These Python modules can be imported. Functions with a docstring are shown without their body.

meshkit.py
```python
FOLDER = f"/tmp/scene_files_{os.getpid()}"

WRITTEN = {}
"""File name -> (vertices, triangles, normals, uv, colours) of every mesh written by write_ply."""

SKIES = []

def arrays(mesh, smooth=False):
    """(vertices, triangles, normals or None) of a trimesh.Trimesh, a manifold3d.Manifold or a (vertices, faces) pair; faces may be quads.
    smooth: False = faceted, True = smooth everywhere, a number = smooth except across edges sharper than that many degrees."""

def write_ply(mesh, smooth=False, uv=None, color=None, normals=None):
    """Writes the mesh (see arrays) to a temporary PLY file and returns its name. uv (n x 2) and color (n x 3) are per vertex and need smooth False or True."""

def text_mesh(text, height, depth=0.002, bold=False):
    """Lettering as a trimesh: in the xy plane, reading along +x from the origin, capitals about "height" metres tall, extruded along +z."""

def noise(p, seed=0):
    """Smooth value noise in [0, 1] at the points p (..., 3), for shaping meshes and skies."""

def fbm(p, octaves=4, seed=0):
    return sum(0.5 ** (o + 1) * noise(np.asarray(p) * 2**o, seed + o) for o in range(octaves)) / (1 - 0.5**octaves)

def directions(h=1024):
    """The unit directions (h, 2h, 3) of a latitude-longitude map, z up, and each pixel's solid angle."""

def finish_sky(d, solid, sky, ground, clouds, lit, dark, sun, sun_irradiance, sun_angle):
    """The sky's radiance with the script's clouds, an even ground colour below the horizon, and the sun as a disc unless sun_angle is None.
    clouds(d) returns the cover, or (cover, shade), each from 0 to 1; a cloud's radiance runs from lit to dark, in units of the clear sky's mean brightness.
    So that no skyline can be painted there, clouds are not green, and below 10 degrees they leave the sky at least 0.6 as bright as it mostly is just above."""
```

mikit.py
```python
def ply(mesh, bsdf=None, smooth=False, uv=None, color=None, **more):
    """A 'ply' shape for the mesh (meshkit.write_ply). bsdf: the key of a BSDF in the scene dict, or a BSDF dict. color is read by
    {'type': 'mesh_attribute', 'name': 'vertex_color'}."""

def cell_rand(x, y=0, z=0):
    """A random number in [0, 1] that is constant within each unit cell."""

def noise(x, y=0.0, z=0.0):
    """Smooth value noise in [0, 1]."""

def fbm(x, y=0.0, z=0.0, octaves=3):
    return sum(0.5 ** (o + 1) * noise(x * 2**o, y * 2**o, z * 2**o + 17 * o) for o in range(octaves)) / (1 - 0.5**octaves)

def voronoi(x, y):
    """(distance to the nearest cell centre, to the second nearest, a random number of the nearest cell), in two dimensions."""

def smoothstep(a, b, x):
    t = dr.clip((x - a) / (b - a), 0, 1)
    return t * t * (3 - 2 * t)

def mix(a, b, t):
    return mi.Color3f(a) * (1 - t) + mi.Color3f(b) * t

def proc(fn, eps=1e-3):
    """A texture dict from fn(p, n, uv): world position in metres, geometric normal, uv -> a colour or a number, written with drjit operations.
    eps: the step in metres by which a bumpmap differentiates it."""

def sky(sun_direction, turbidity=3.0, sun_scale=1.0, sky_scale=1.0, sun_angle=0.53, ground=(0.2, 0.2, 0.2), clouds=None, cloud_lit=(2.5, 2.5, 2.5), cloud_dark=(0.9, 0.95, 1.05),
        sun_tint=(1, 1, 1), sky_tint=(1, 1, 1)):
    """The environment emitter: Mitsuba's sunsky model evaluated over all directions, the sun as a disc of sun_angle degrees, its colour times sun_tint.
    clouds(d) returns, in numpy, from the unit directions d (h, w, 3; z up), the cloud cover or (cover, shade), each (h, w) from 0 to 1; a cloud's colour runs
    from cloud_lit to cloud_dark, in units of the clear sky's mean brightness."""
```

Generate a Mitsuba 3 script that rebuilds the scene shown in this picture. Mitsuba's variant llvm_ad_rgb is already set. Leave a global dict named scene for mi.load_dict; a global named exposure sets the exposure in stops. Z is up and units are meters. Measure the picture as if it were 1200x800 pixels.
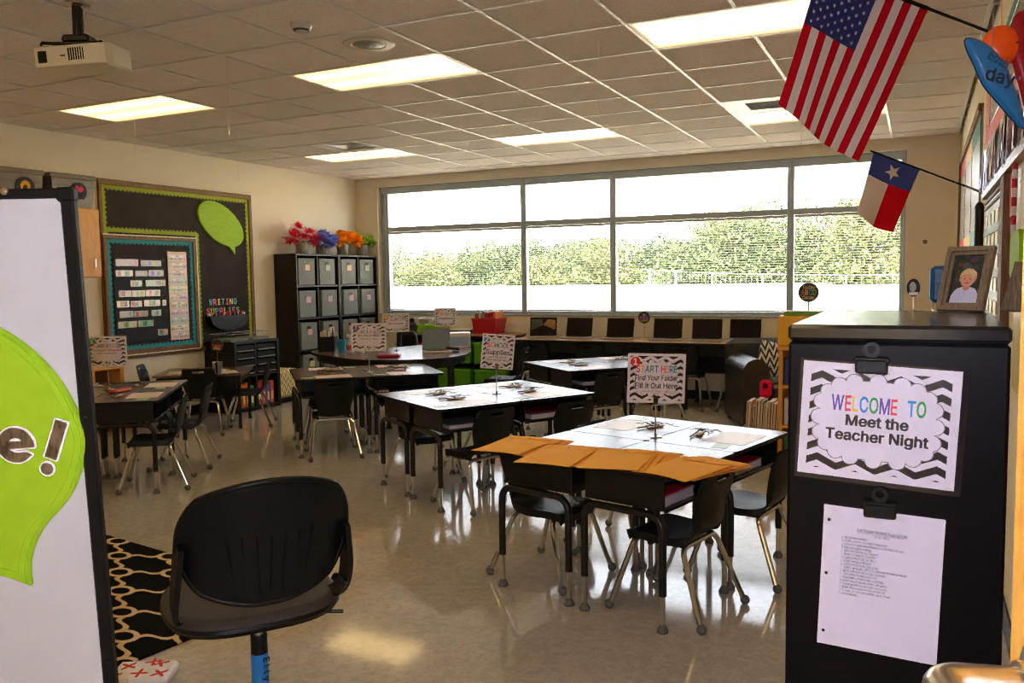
import math, random
import numpy as np
import trimesh, shapely
import shapely.geometry as sg
from shapely import affinity
import drjit as dr
import mitsuba as mi
import mikit, meshkit
from mikit import proc, noise, fbm, smoothstep, mix, cell_rand, voronoi

random.seed(7); RNG = np.random.default_rng(7)
scene, labels = {}, {}
PI = math.pi
Tf = mi.ScalarTransform4f

# ---------------------------------------------------------------- camera, sky, exposure, flash
YAW, PITCH, ROLL, CAMZ = -0.4544, -0.0759, -0.0141, 1.475
_f = np.array([math.sin(YAW) * math.cos(PITCH), math.cos(YAW) * math.cos(PITCH), math.sin(PITCH)])
_r0 = np.array([math.cos(YAW), -math.sin(YAW), 0.0]); _u0 = np.cross(_r0, _f)
_r = _r0 * math.cos(ROLL) + _u0 * math.sin(ROLL); _u = -_r0 * math.sin(ROLL) + _u0 * math.cos(ROLL)
_M = np.eye(4); _M[:3, 0], _M[:3, 1], _M[:3, 2], _M[:3, 3] = -_r, _u, _f, [0, 0, CAMZ]
scene['camera'] = {'type': 'perspective', 'fov': 62.776, 'fov_axis': 'x', 'near_clip': 0.05, 'far_clip': 600.0, 'to_world': Tf(_M)}
exposure = 0.3
LAMP = 3.3          # radiance of the fluorescent lenses
SKY = 27.0
scene['sky'] = mikit.sky([0.35, -0.62, 0.9], turbidity=4.0, sun_scale=SKY * 0.75, sky_scale=SKY, ground=(0.5, 0.47, 0.38), sky_tint=(1.0, 0.97, 0.93), clouds=lambda d: (0.55 + 0.4 * meshkit.fbm(d * [3, 3, 5], 4), 0.35 * meshkit.fbm(d * 4.0 + 9, 3)), cloud_lit=(1.7, 1.7, 1.7), cloud_dark=(1.0, 1.02, 1.06))
# the camera's own flash, a little above the lens
scene['camera_flash'] = {'type': 'spot', 'to_world': Tf().look_at(origin=[-0.02, -0.03, 1.63], target=[-1.32, 2.69, 1.40], up=[0, 0, 1]), 'intensity': {'type': 'rgb', 'value': [4.3, 4.75, 6.3]}, 'cutoff_angle': 56.0, 'beam_width': 44.0}

# ---------------------------------------------------------------- colours and materials
def c(r, g=None, b=None):
    if g is None: h = r.lstrip('#'); r, g, b = (int(h[i:i + 2], 16) for i in (0, 2, 4))
    v = np.array([r, g, b]) / 255.0
    return np.where(v <= 0.04045, v / 12.92, ((v + 0.055) / 1.055) ** 2.4)
def rgb(v): return {'type': 'rgb', 'value': [float(x) for x in v]}
def mat(name, base, rough=0.5, metallic=0.0, spec=0.5, **kw):
    scene[name] = {'type': 'twosided', 'bsdf': {'type': 'principled', 'base_color': base if isinstance(base, dict) else rgb(base), 'roughness': rough, 'metallic': metallic, 'specular': spec, **kw}}
VC = {'type': 'mesh_attribute', 'name': 'vertex_color'}
mat('print_matte', VC, 0.65, spec=0.3); mat('print_satin', VC, 0.32); mat('print_gloss', VC, 0.12); mat('print_cloth', VC, 0.9, spec=0.15)
mat('print_foil', VC, 0.18, metallic=0.85)
mat('wall_paint', proc(lambda p, n, uv: mix((0.78, 0.69, 0.515), (0.81, 0.72, 0.545), fbm(p.x * 2 + p.y * 2, p.z * 2, 0.3))), 0.75, spec=0.25)
mat('ceiling_board', proc(lambda p, n, uv: mix((0.60, 0.535, 0.455), (0.68, 0.61, 0.525), smoothstep(0.3, 0.6, noise(p.x * 160, p.y * 160))) * (0.94 + 0.1 * cell_rand((p.x + 1.5298) / 0.6096, (p.y - 4.0284) / 0.6096))), 0.95, spec=0.1)
mat('screen_black', VC, 0.22, spec=0.07)
mat('ceiling_tee', (0.60, 0.58, 0.53), 0.36, spec=0.6)
mat('white_metal', (0.78, 0.77, 0.74), 0.4)
def floor_fn(p, n, uv):
    s = noise(p.x * 38, p.y * 38) * 0.5 + noise(p.x * 110, p.y * 110, 3.0) * 0.5
    t = cell_rand(p.x / 0.3048, p.y / 0.3048, 5)
    base = mix((0.50, 0.455, 0.395), (0.58, 0.53, 0.465), smoothstep(0.3, 0.7, s)) * (0.95 + 0.08 * t)
    fx = dr.abs(p.x / 0.3048 - dr.floor(p.x / 0.3048) - 0.5); fy = dr.abs(p.y / 0.3048 - dr.floor(p.y / 0.3048) - 0.5)
    j = smoothstep(0.4955, 0.499, dr.maximum(fx, fy))
    return base * (1 - 0.16 * j)
scene['floor_wax'] = {'type': 'bumpmap', 'arbitrary': proc(lambda p, n, uv: fbm(p.x * 9, p.y * 9) * 0.6 + noise(p.x * 60, p.y * 60) * 0.035, eps=4e-3), 'scale': 0.00022,
    'bsdf': {'type': 'roughplastic', 'distribution': 'ggx', 'alpha': 0.006, 'int_ior': 1.6, 'diffuse_reflectance': proc(floor_fn)}}
def wood_fn(dark, light, sx, sy):
    def fn(p, n, uv):
        g = fbm(p.x * sx + p.z * 3, p.y * sy + p.z * 3, 0.5)
        r = dr.sin(g * 38.0) * 0.5 + 0.5
        return mix(dark, light, r * 0.55 + 0.45 * noise(p.x * sx * 7, p.y * sy * 7, p.z * 5))
    return proc(fn)
scene['desk_laminate'] = {'type': 'twosided', 'bsdf': {'type': 'roughplastic', 'distribution': 'ggx', 'alpha': 0.05, 'int_ior': 1.6, 'diffuse_reflectance': wood_fn((0.085, 0.045, 0.028), (0.17, 0.095, 0.06), 5.0, 14.0)}}
mat('table_wood', wood_fn((0.20, 0.11, 0.055), (0.33, 0.19, 0.10), 3.0, 18.0), 0.3)
mat('oak', wood_fn((0.58, 0.26, 0.035), (0.72, 0.35, 0.06), 26.0, 26.0), 0.38)
mat('frame_wood', wood_fn((0.115, 0.058, 0.020), (0.19, 0.10, 0.036), 30.0, 12.0), 0.55, spec=0.25)
mat('grey_wood', wood_fn((0.105, 0.074, 0.046), (0.22, 0.16, 0.10), 60.0, 20.0), 0.6)
mat('black_plastic', (0.0045, 0.0045, 0.005), 0.40, spec=0.25)
mat('black_metal', (0.006, 0.006, 0.0065), 0.3, spec=0.4)
mat('cabinet_black', proc(lambda p, n, uv: mix((0.0030, 0.0026, 0.0040), (0.0045, 0.004, 0.006), noise(p.x * 300, p.y * 300, p.z * 300))), 0.33, spec=0.13)
mat('cabinet_top', (0.006, 0.006, 0.007), 0.16, spec=0.6)
mat('black_laminate', (0.006, 0.005, 0.0045), 0.45, spec=0.3)
mat('chrome', (0.60, 0.60, 0.60), 0.06, metallic=1.0)
mat('satin_steel', (0.66, 0.61, 0.53), 0.24, metallic=1.0)
mat('grey_rubber', (0.10, 0.10, 0.10), 0.6)
mat('aluminium', (0.38, 0.44, 0.48), 0.42, metallic=0.3)
mat('blind_white', (0.50, 0.52, 0.52), 0.5)
mat('black_paper', proc(lambda p, n, uv: mix((0.018, 0.014, 0.011), (0.034, 0.028, 0.022), fbm(p.y * 9, p.z * 5, 1.0))), 0.75, spec=0.15)
mat('whiteboard', (0.49, 0.49, 0.51), 0.22)
mat('bin_fabric', proc(lambda p, n, uv: mix((0.145, 0.155, 0.14), (0.185, 0.195, 0.18), noise(p.x * 140, p.y * 140, p.z * 140))), 0.85)
mat('manila', proc(lambda p, n, uv: mix((0.88, 0.42, 0.045), (0.95, 0.49, 0.07), fbm(p.x * 14, p.y * 14, p.z * 20))), 0.75, spec=0.12)
mat('black_leather', (0.014, 0.014, 0.015), 0.28)
mat('seat_cloth', proc(lambda p, n, uv: mix((0.028, 0.022, 0.018), (0.045, 0.037, 0.031), noise(p.x * 260, p.y * 260, p.z * 90))), 0.7)
mat('green_vinyl', proc(lambda p, n, uv: mix((0.27, 0.47, 0.014), (0.32, 0.53, 0.02), noise(p.x * 40, p.y * 40, p.z * 40))), 0.6, spec=0.2)
mat('foil_silver', proc(lambda p, n, uv: mix((0.12, 0.10, 0.17), (0.80, 0.78, 0.92), smoothstep(0.2, 0.75, fbm(p.x * 60 + p.y * 60, p.z * 35, 0.7)))), 0.16, metallic=1.0)
mat('wicker', proc(lambda p, n, uv: mix((0.10, 0.09, 0.07), (0.32, 0.29, 0.23), noise(p.x * 60 + p.y * 60, p.z * 3, 2))), 0.8)
scene['pane_glass'] = {'type': 'thindielectric', 'int_ior': 1.5}
scene['clear_plastic'] = {'type': 'thindielectric', 'int_ior': 1.45}
scene['leaf_stuff'] = {'type': 'twosided', 'bsdf': {'type': 'diffuse', 'reflectance': VC}}
mat('bark', (0.16, 0.12, 0.09), 0.9)
mat('dry_grass', proc(lambda p, n, uv: mix((0.50, 0.47, 0.34), (0.66, 0.62, 0.50), fbm(p.x * 0.5, p.y * 0.5)) * (0.75 + 0.5 * noise(p.x * 9, p.y * 9))), 0.95)
mat('asphalt', (0.4, 0.39, 0.37), 0.9)
# rug: black pile with a tan chain-link trellis
RUG0 = np.array([-2.60, 3.03]); RA = math.radians(171.5)
def rug_fn(p, n, uv):
    dx, dy = p.x - RUG0[0], p.y - RUG0[1]
    u = dx * math.cos(RA) + dy * math.sin(RA)               # along the far edge
    v = -dx * math.sin(RA) + dy * math.cos(RA)
    pp, qq = (-u / 0.25 + v / 0.142) * 0.5 + 0.873, (-u / 0.25 - v / 0.142) * 0.5 + 0.127
    fp, fq = pp - dr.round(pp), qq - dr.round(qq)
    rr = dr.sqrt(dr.square((fp + fq) * 0.25 / 0.068) + dr.square((fp - fq) * 0.142 / 0.046))
    ring = dr.abs(rr - 1) * 0.052
    la = dr.abs(fq - 0.055 * dr.sin(4 * PI * fp)) * 0.245; lb = dr.abs(fp - 0.055 * dr.sin(4 * PI * fq)) * 0.245
    link = dr.select(rr < 0.95, 9.0, dr.minimum(la, lb))
    m = 1 - smoothstep(0.0100, 0.0135, dr.minimum(ring, link))
    fuzz = 0.8 + 0.4 * noise(p.x * 400, p.y * 400)
    return mix((0.006, 0.0055, 0.006), (0.64, 0.48, 0.30), m) * fuzz
mat('rug_pile', proc(rug_fn), 0.95, spec=0.05)
def chev(colA, colB, per, amp, scale=1.0):
    def fn(p, n, uv):
        x = uv.x / per; tri = dr.abs(x - dr.floor(x) - 0.5) * 2
        y = uv.y / amp + tri
        return mix(colA, colB, dr.select((y - dr.floor(y)) < 0.5, 0.0, 1.0))
    return proc(fn)
mat('chevron_yellow', chev((0.78, 0.72, 0.46), (0.46, 0.33, 0.035), 0.075, 0.085), 0.85)
mat('chevron_black', chev((0.62, 0.58, 0.52), (0.02, 0.02, 0.022), 0.075, 0.085), 0.85)
def lens_rad(p, n, uv):                                    # two tubes glow through the prismatic lens
    t = uv.y * 0.5976
    g = dr.exp(-dr.square((t - 0.16) / 0.055)) + dr.exp(-dr.square((t - 0.43) / 0.055))
    return mix((0.92, 0.58, 0.17), (1.0, 0.77, 0.36), g) * LAMP * (0.72 + 0.38 * g)
LENS = {'type': 'area', 'radiance': proc(lens_rad)}

# ---------------------------------------------------------------- mesh helpers
I4 = np.eye(4)
def Tr(x, y, z=0.0): m = np.eye(4); m[:3, 3] = [x, y, z]; return m
def Rz(a): m = np.eye(4); s, k = math.sin(a), math.cos(a); m[0, 0], m[0, 1], m[1, 0], m[1, 1] = k, -s, s, k; return m
def Rx(a): m = np.eye(4); s, k = math.sin(a), math.cos(a); m[1, 1], m[1, 2], m[2, 1], m[2, 2] = k, -s, s, k; return m
def Ry(a): m = np.eye(4); s, k = math.sin(a), math.cos(a); m[0, 0], m[0, 2], m[2, 0], m[2, 2] = k, s, -s, k; return m
def Sc(x, y=None, z=None): return np.diag([x, x if y is None else y, x if z is None else z, 1.0])
def Fr(o, ux, uy):
    ux = np.array(ux, float); ux /= np.linalg.norm(ux); uy = np.array(uy, float); uy -= ux * (uy @ ux); uy /= np.linalg.norm(uy)
    m = np.eye(4); m[:3, 0], m[:3, 1], m[:3, 2], m[:3, 3] = ux, uy, np.cross(ux, uy), o
    return m
def LW(y, z, x=-7.287): return Fr([x, y, z], [0, 1, 0], [0, 0, 1])      # left wall, local x to the right as seen from the room
def RW(y, z, x=0.341): return Fr([x, y, z], [0, -1, 0], [0, 0, 1])
def BW(x, z, y=9.9): return Fr([x, y, z], [1, 0, 0], [0, 0, 1])
def tm(v, f): return trimesh.Trimesh(np.asarray(v, float), np.asarray(f, int), process=False)
def mv(m, M): m = m.copy() if isinstance(m, trimesh.Trimesh) else tm(*m); m.apply_transform(M); return m
BF = np.array([[0, 2, 1], [1, 2, 3], [4, 5, 6], [5, 7, 6], [0, 1, 4], [1, 5, 4], [2, 6, 3], [3, 6, 7], [0, 4, 2], [2, 4, 6], [1, 3, 5], [3, 7, 5]])
def box(x0, x1, y0, y1, z0, z1):
    return tm([[x, y, z] for z in (z0, z1) for y in (y0, y1) for x in (x0, x1)], BF)
def bev(x0, x1, y0, y1, z0, z1, r=0.004):
    r = min(r, (x1 - x0) * .49, (y1 - y0) * .49, (z1 - z0) * .49); P = []
    for sx, X in ((1, x0), (-1, x1)):
        for sy, Y in ((1, y0), (-1, y1)):
            for sz, Z in ((1, z0), (-1, z1)):
                P += [[X + sx * r, Y + sy * r, Z], [X + sx * r, Y, Z + sz * r], [X, Y + sy * r, Z + sz * r]]
    return trimesh.convex.convex_hull(np.array(P))
def tube(pts, r, n=10, closed=False, cap=True):
    p = np.asarray(pts, float); N = len(p); rr = np.broadcast_to(r, (N,))
    t = np.gradient(p, axis=0) if not closed else np.roll(p, -1, 0) - np.roll(p, 1, 0)
    t /= np.linalg.norm(t, axis=1, keepdims=True) + 1e-12
    a = np.cross(t[0], [0, 0, 1.0] if abs(t[0][2]) < .9 else [1.0, 0, 0]); a /= np.linalg.norm(a)
    ang = np.arange(n) * 2 * PI / n; V = []
    for i in range(N):
        a = a - t[i] * (a @ t[i]); a /= np.linalg.norm(a); b = np.cross(t[i], a)
        V.append(p[i] + rr[i] * (np.cos(ang)[:, None] * a + np.sin(ang)[:, None] * b))
    V = np.vstack(V); F = []
    for i in range(N if closed else N - 1):
        i2 = (i + 1) % N
        for j in range(n):
            j2 = (j + 1) % n
            F += [[i * n + j, i * n + j2, i2 * n + j2], [i * n + j, i2 * n + j2, i2 * n + j]]
    if cap and not closed:
        V = np.vstack([V, p[:1], p[-1:]]); k = N * n
        for j in range(n): F += [[k, (j + 1) % n, j], [k + 1, (N - 1) * n + j, (N - 1) * n + (j + 1) % n]]
    return tm(V, F)
def cyl(p0, p1, r, n=12): return tube([p0, p1], r, n)
def bend(pts, rad, k=5):
    pts = [np.asarray(q, float) for q in pts]; out = [pts[0]]
    for i in range(1, len(pts) - 1):
        a, b, d = pts[i - 1], pts[i], pts[i + 1]; la, ld = np.linalg.norm(a - b), np.linalg.norm(d - b); R = min(rad, la * .49, ld * .49)
        s, e = b + (a - b) / la * R, b + (d - b) / ld * R
        for j in range(k + 1): t = j / k; out.append((1 - t) ** 2 * s + 2 * t * (1 - t) * b + t * t * e)
    return np.array(out + [pts[-1]])
def lathe(prof, n=16):
    prof = np.asarray(prof, float); a = np.arange(n) * 2 * PI / n; V, F = [], []
    for r, z in prof: V.append(np.stack([r * np.cos(a), r * np.sin(a), np.full(n, z)], 1))
    m = len(prof)
    for i in range(m - 1):
        for j in range(n):
            j2 = (j + 1) % n; F += [[i * n + j, i * n + j2, (i + 1) * n + j2], [i * n + j, (i + 1) * n + j2, (i + 1) * n + j]]
    V = np.vstack(V + [[[0, 0, prof[0][1]]], [[0, 0, prof[-1][1]]]]); k = m * n
    for j in range(n):
        if prof[0][0] > 1e-6: F.append([k, (j + 1) % n, j])
        if prof[-1][0] > 1e-6: F.append([k + 1, (m - 1) * n + j, (m - 1) * n + (j + 1) % n])
    return tm(V, F)
def ball(x, y, z, r, s=2, sc=(1, 1, 1)):
    m = trimesh.creation.icosphere(s, 1.0); m.vertices = m.vertices * (r * np.array(sc)) + [x, y, z]; return m
def extr(poly, d, z=0.0):
    ms = []
    for g in getattr(poly, 'geoms', [poly]):
        if g.geom_type == 'Polygon' and g.area > 1e-9:
            m = trimesh.creation.extrude_polygon(g, d, engine='earcut'); m.apply_translation([0, 0, z]); ms.append(m)
    return trimesh.util.concatenate(ms) if ms else None
def rrect(x0, x1, y0, y1, r, q=4): return sg.box(x0 + r, y0 + r, x1 - r, y1 - r).buffer(r, quad_segs=q)
def sheet(P, t):
    """closed slab from a grid of points P (m, n, 3), thickness t along the normals"""
    P = np.asarray(P, float); m, n = P.shape[:2]
    N = np.cross(np.gradient(P, axis=0), np.gradient(P, axis=1)); N /= np.linalg.norm(N, axis=2, keepdims=True) + 1e-12
    A, B = P + N * t / 2, P - N * t / 2
    V = np.vstack([A.reshape(-1, 3), B.reshape(-1, 3)]); K = m * n; F = []
    for i in range(m - 1):
        for j in range(n - 1):
            a, b, d, e = i * n + j, i * n + j + 1, (i + 1) * n + j + 1, (i + 1) * n + j
            F += [[a, d, b], [a, e, d], [a + K, b + K, d + K], [a + K, d + K, e + K]]
    rim = [i * n for i in range(m)] + [(m - 1) * n + j for j in range(1, n)] + [i * n + n - 1 for i in range(m - 2, -1, -1)] + [j for j in range(n - 2, 0, -1)]
    for a, b in zip(rim, rim[1:] + rim[:1]): F += [[a, b, b + K], [a, b + K, a + K]]
    return tm(V, F)
_TXT = {}
def text(s, h, bold=True, depth=0.0008):
    k = (s, h, bold, depth)
    if k not in _TXT: _TXT[k] = meshkit.text_mesh(s, h, depth, bold)
    return _TXT[k]
def ctext(s, h, cx, y, bold=True, depth=0.0008, z=0.0, fit=None):
    m = text(s, h, bold, depth).copy(); a, b = m.bounds[0][0], m.bounds[1][0]; k = 1.0 if fit is None else min(1.0, fit / (b - a))
    m.apply_transform(np.diag([k, 1, 1, 1.0])); m.apply_translation([cx - k * (a + b) / 2, y, z]); return m

class MB:
    """pieces of one mesh, each with its own colour (vertex colours) or none"""
    def __init__(s): s.q = []
    def add(s, m, col=None, M=None):
        if m is None: return s
        if not isinstance(m, trimesh.Trimesh): m = tm(*m)
        if M is not None: m = mv(m, M)
        s.q.append((m, col)); return s
    def ply(s, bsdf, ang=32, M=None, uvf=None):
        V, F, N, C, k = [], [], [], [], 0
        for m, col in s.q:
            if M is not None: m = mv(m, M)
            if ang and len(m.faces) > 12: v, f, n = meshkit.arrays(m, ang)
            else:
                v = np.asarray(m.vertices)[np.asarray(m.faces).ravel()]; f = np.arange(len(v)).reshape(-1, 3)
                n = np.cross(v[1::3] - v[0::3], v[2::3] - v[0::3]); n = np.repeat(n / (np.linalg.norm(n, axis=1, keepdims=True) + 1e-20), 3, 0)
            V.append(v); F.append(f + k); N.append(n); k += len(v)
            if col is not None: C.append(np.broadcast_to(np.asarray(col, float), (len(v), 3)))
        V, F, N = np.vstack(V), np.vstack(F), np.vstack(N)
        path = meshkit.write_ply(tm(V, F), False, uvf(V, N) if uvf else None, np.vstack(C) if C else None, normals=N)
        return {'type': 'ply', 'filename': path, 'face_normals': False, 'bsdf': {'type': 'ref', 'id': bsdf}}
def mb(*ms):
    b = MB()
    for m in ms: b.add(m)
    return b
_used = {}
def numbered(k):
    n = _used.get(k, -1) + 1; _used[k] = n
    return k if n == 0 else f'{k}_{n:03d}'
def thing(name, label, cat, group=None, kind=None):
    k = numbered(name); labels[k] = {'label': label}
    if cat: labels[k]['category'] = cat
    if group: labels[k]['group'] = group
    if kind: labels[k]['kind'] = kind
    return k
def put(key, b, bsdf, M=None, ang=32, uvf=None, **more):
    if isinstance(b, trimesh.Trimesh): b = mb(b)
    scene[key] = {**b.ply(bsdf, ang, M, uvf), **more}; return key
def part(parent, name, b, bsdf, M=None, ang=32, label=None, kind=None, uvf=None, **more):
    k = numbered(f'{parent}__{name}')
    put(k, b, bsdf, M, ang, uvf, **more)
    if label or kind: labels[k] = {**({'label': label} if label else {}), **({'kind': kind} if kind else {})}
    return k
def solo(name, label, cat, b, bsdf, M=None, ang=32, group=None, kind=None, uvf=None, **more):
    k = thing(name, label, cat, group, kind); put(k, b, bsdf, M, ang, uvf, **more); return k
def again(parent, name, shape, M, label=None):
    k = numbered(f'{parent}__{name}'); scene[k] = {**shape, 'to_world': Tf(M)}
    if label: labels[k] = {'label': label}
    return k
class Proto:
    """parts built once; every copy reuses their shapes under another to_world"""
    def __init__(s): s.p = []
    def add(s, name, b, bsdf, ang=32, label=None, under=None, uvf=None):
        if isinstance(b, trimesh.Trimesh): b = mb(b)
        s.p.append((name, b.ply(bsdf, ang, None, uvf), label, under)); return len(s.p) - 1
    def place(s, name, label, cat, M, group=None, swap=None):
        k = thing(name, label, cat, group); ks = []
        for nm, sh, lab, under in s.p:
            sh2 = {**sh, 'bsdf': {'type': 'ref', 'id': swap[nm]}} if swap and nm in swap else sh
            ks.append(again(ks[under] if under is not None else k, nm, sh2, M, lab))
        return k
def struct(name, label, b=None, bsdf=None, ang=32, **kw):
    labels[name] = {'label': label, 'kind': 'structure'}; _used[name] = 0
    if b is not None: put(name, b, bsdf, None, ang, **kw)
    return name

# ================================================================= the room
XL, XR, YB, YF, H = -7.287, 0.341, 9.9, -0.22, 2.887
struct('floor', 'glossy waxed beige vinyl tile floor of the classroom', box(XL - .2, XR + .2, YF - 3.2, YB + .2, -0.12, 0.0), 'floor_wax', 0)
WX0, WX1, WZ0, WZ1 = -6.92, -0.17, 0.98, 2.765
b = mb(box(XL - .2, WX0, YB, YB + .24, 0, H + .3), box(WX1, XR + .2, YB, YB + .24, 0, H + .3), box(WX0, WX1, YB, YB + .24, 0, WZ0), box(WX0, WX1, YB, YB + .24, WZ1, H + .3))
struct('wall_back', 'cream painted wall around the wide window', b, 'wall_paint', 0)
struct('wall_left', 'cream painted wall with the dark bulletin boards', box(XL - .2, XL, YF - .2, YB, 0, H + .3), 'wall_paint', 0)
struct('wall_right', 'cream painted wall with colourful displays', box(XR, XR + .2, YF - .2, YB, 0, H + .3), 'wall_paint', 0)
b = mb(box(XL, -0.78, YF - .2, YF, 0, H + .3), box(0.30, XR, YF - .2, YF, 0, H + .3), box(-0.78, 0.30, YF - .2, YF, 2.13, H + .3))
struct('wall_front', 'cream painted wall with the doorway', b, 'wall_paint', 0)
b = mb(box(-2.6, -2.4, YF - 3.0, YF - .2, 0, 2.7), box(1.6, 1.8, YF - 3.0, YF - .2, 0, 2.7), box(-2.6, 1.8, YF - 3.2, YF - 3.0, 0, 2.7), box(-2.6, 1.8, YF - 3.2, YF - .2, 2.6, 2.7))
struct('wall_hall', 'corridor walls beyond the doorway', b, 'wall_paint', 0)
BBH, BBT = 0.105, 0.012
struct('baseboard_back', 'dark vinyl baseboard under the window wall', bev(XL, XR, YB - BBT, YB, 0, BBH, .003), 'black_laminate')
struct('baseboard_left', 'dark vinyl baseboard along the bulletin board wall', bev(XL, XL + BBT, YF, YB - BBT, 0, BBH, .003), 'black_laminate')
struct('baseboard_right', 'dark vinyl baseboard along the display wall', bev(XR - BBT, XR, YF, YB - BBT, 0, BBH, .003), 'black_laminate')

# ---- suspended ceiling: every board and every rail a piece of its own
CX0, CY0, CP = -1.5298, 4.0284, 0.6096
struct('ceiling', 'suspended ceiling of square acoustic boards in a white grid', box(XL - .2, XR + .2, YF - .2, YB + .2, H + .12, H + .32), 'wall_paint', 0)
LIGHT_CELLS = {(ci + d, r) for ci in (-8, -4, 0) for d in (0, 1) for r in (1, 6, -4)}
VENT_CELLS = {(0, 5), (-7, 5)}
_full = mb(bev(0, CP - .008, 0, CP - .008, 0, .014, .002)).ply('ceiling_board')
for i in range(-10, 4):
    for j in range(-8, 10):
        if (i, j) in LIGHT_CELLS or (i, j) in VENT_CELLS: continue
        x0, x1 = max(CX0 + i * CP, XL), min(CX0 + (i + 1) * CP, XR); y0, y1 = max(CY0 + j * CP, YF), min(CY0 + (j + 1) * CP, YB)
        if x1 - x0 < .05 or y1 - y0 < .02: continue
        if x1 - x0 > .6 and y1 - y0 > .6: again('ceiling', 'tile', _full, Tr(x0 + .004, y0 + .004, H + .002))
        else: part('ceiling', 'tile', bev(x0 + .004, x1 - .004, y0 + .004, y1 - .004, H + .002, H + .016, .002), 'ceiling_board')
for i in range(-9, 4):
    cuts = [YF] + ([v for r in (-4, 1, 6) for v in (CY0 + r * CP, CY0 + (r + 1) * CP)] if i in (-7, -3, 1) else []) + [YB]
    for a_, b_ in zip(cuts[::2], cuts[1::2]):
        part('ceiling', 'main_rail', mb(bev(CX0 + i * CP - .012, CX0 + i * CP + .012, a_, b_, H - .004, H, .001), box(CX0 + i * CP - .002, CX0 + i * CP + .002, a_, b_, H, H + .035)), 'ceiling_tee')
for j in range(-6, 10):
    for a_, b_ in ((XL, CX0 - 8 * CP), (CX0 - 8 * CP, CX0 - 4 * CP), (CX0 - 4 * CP, CX0), (CX0, XR)):
        part('ceiling', 'cross_rail', bev(a_, b_, CY0 + j * CP - .009, CY0 + j * CP + .009, H - .0035, H + .01, .001), 'ceiling_tee')

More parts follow.
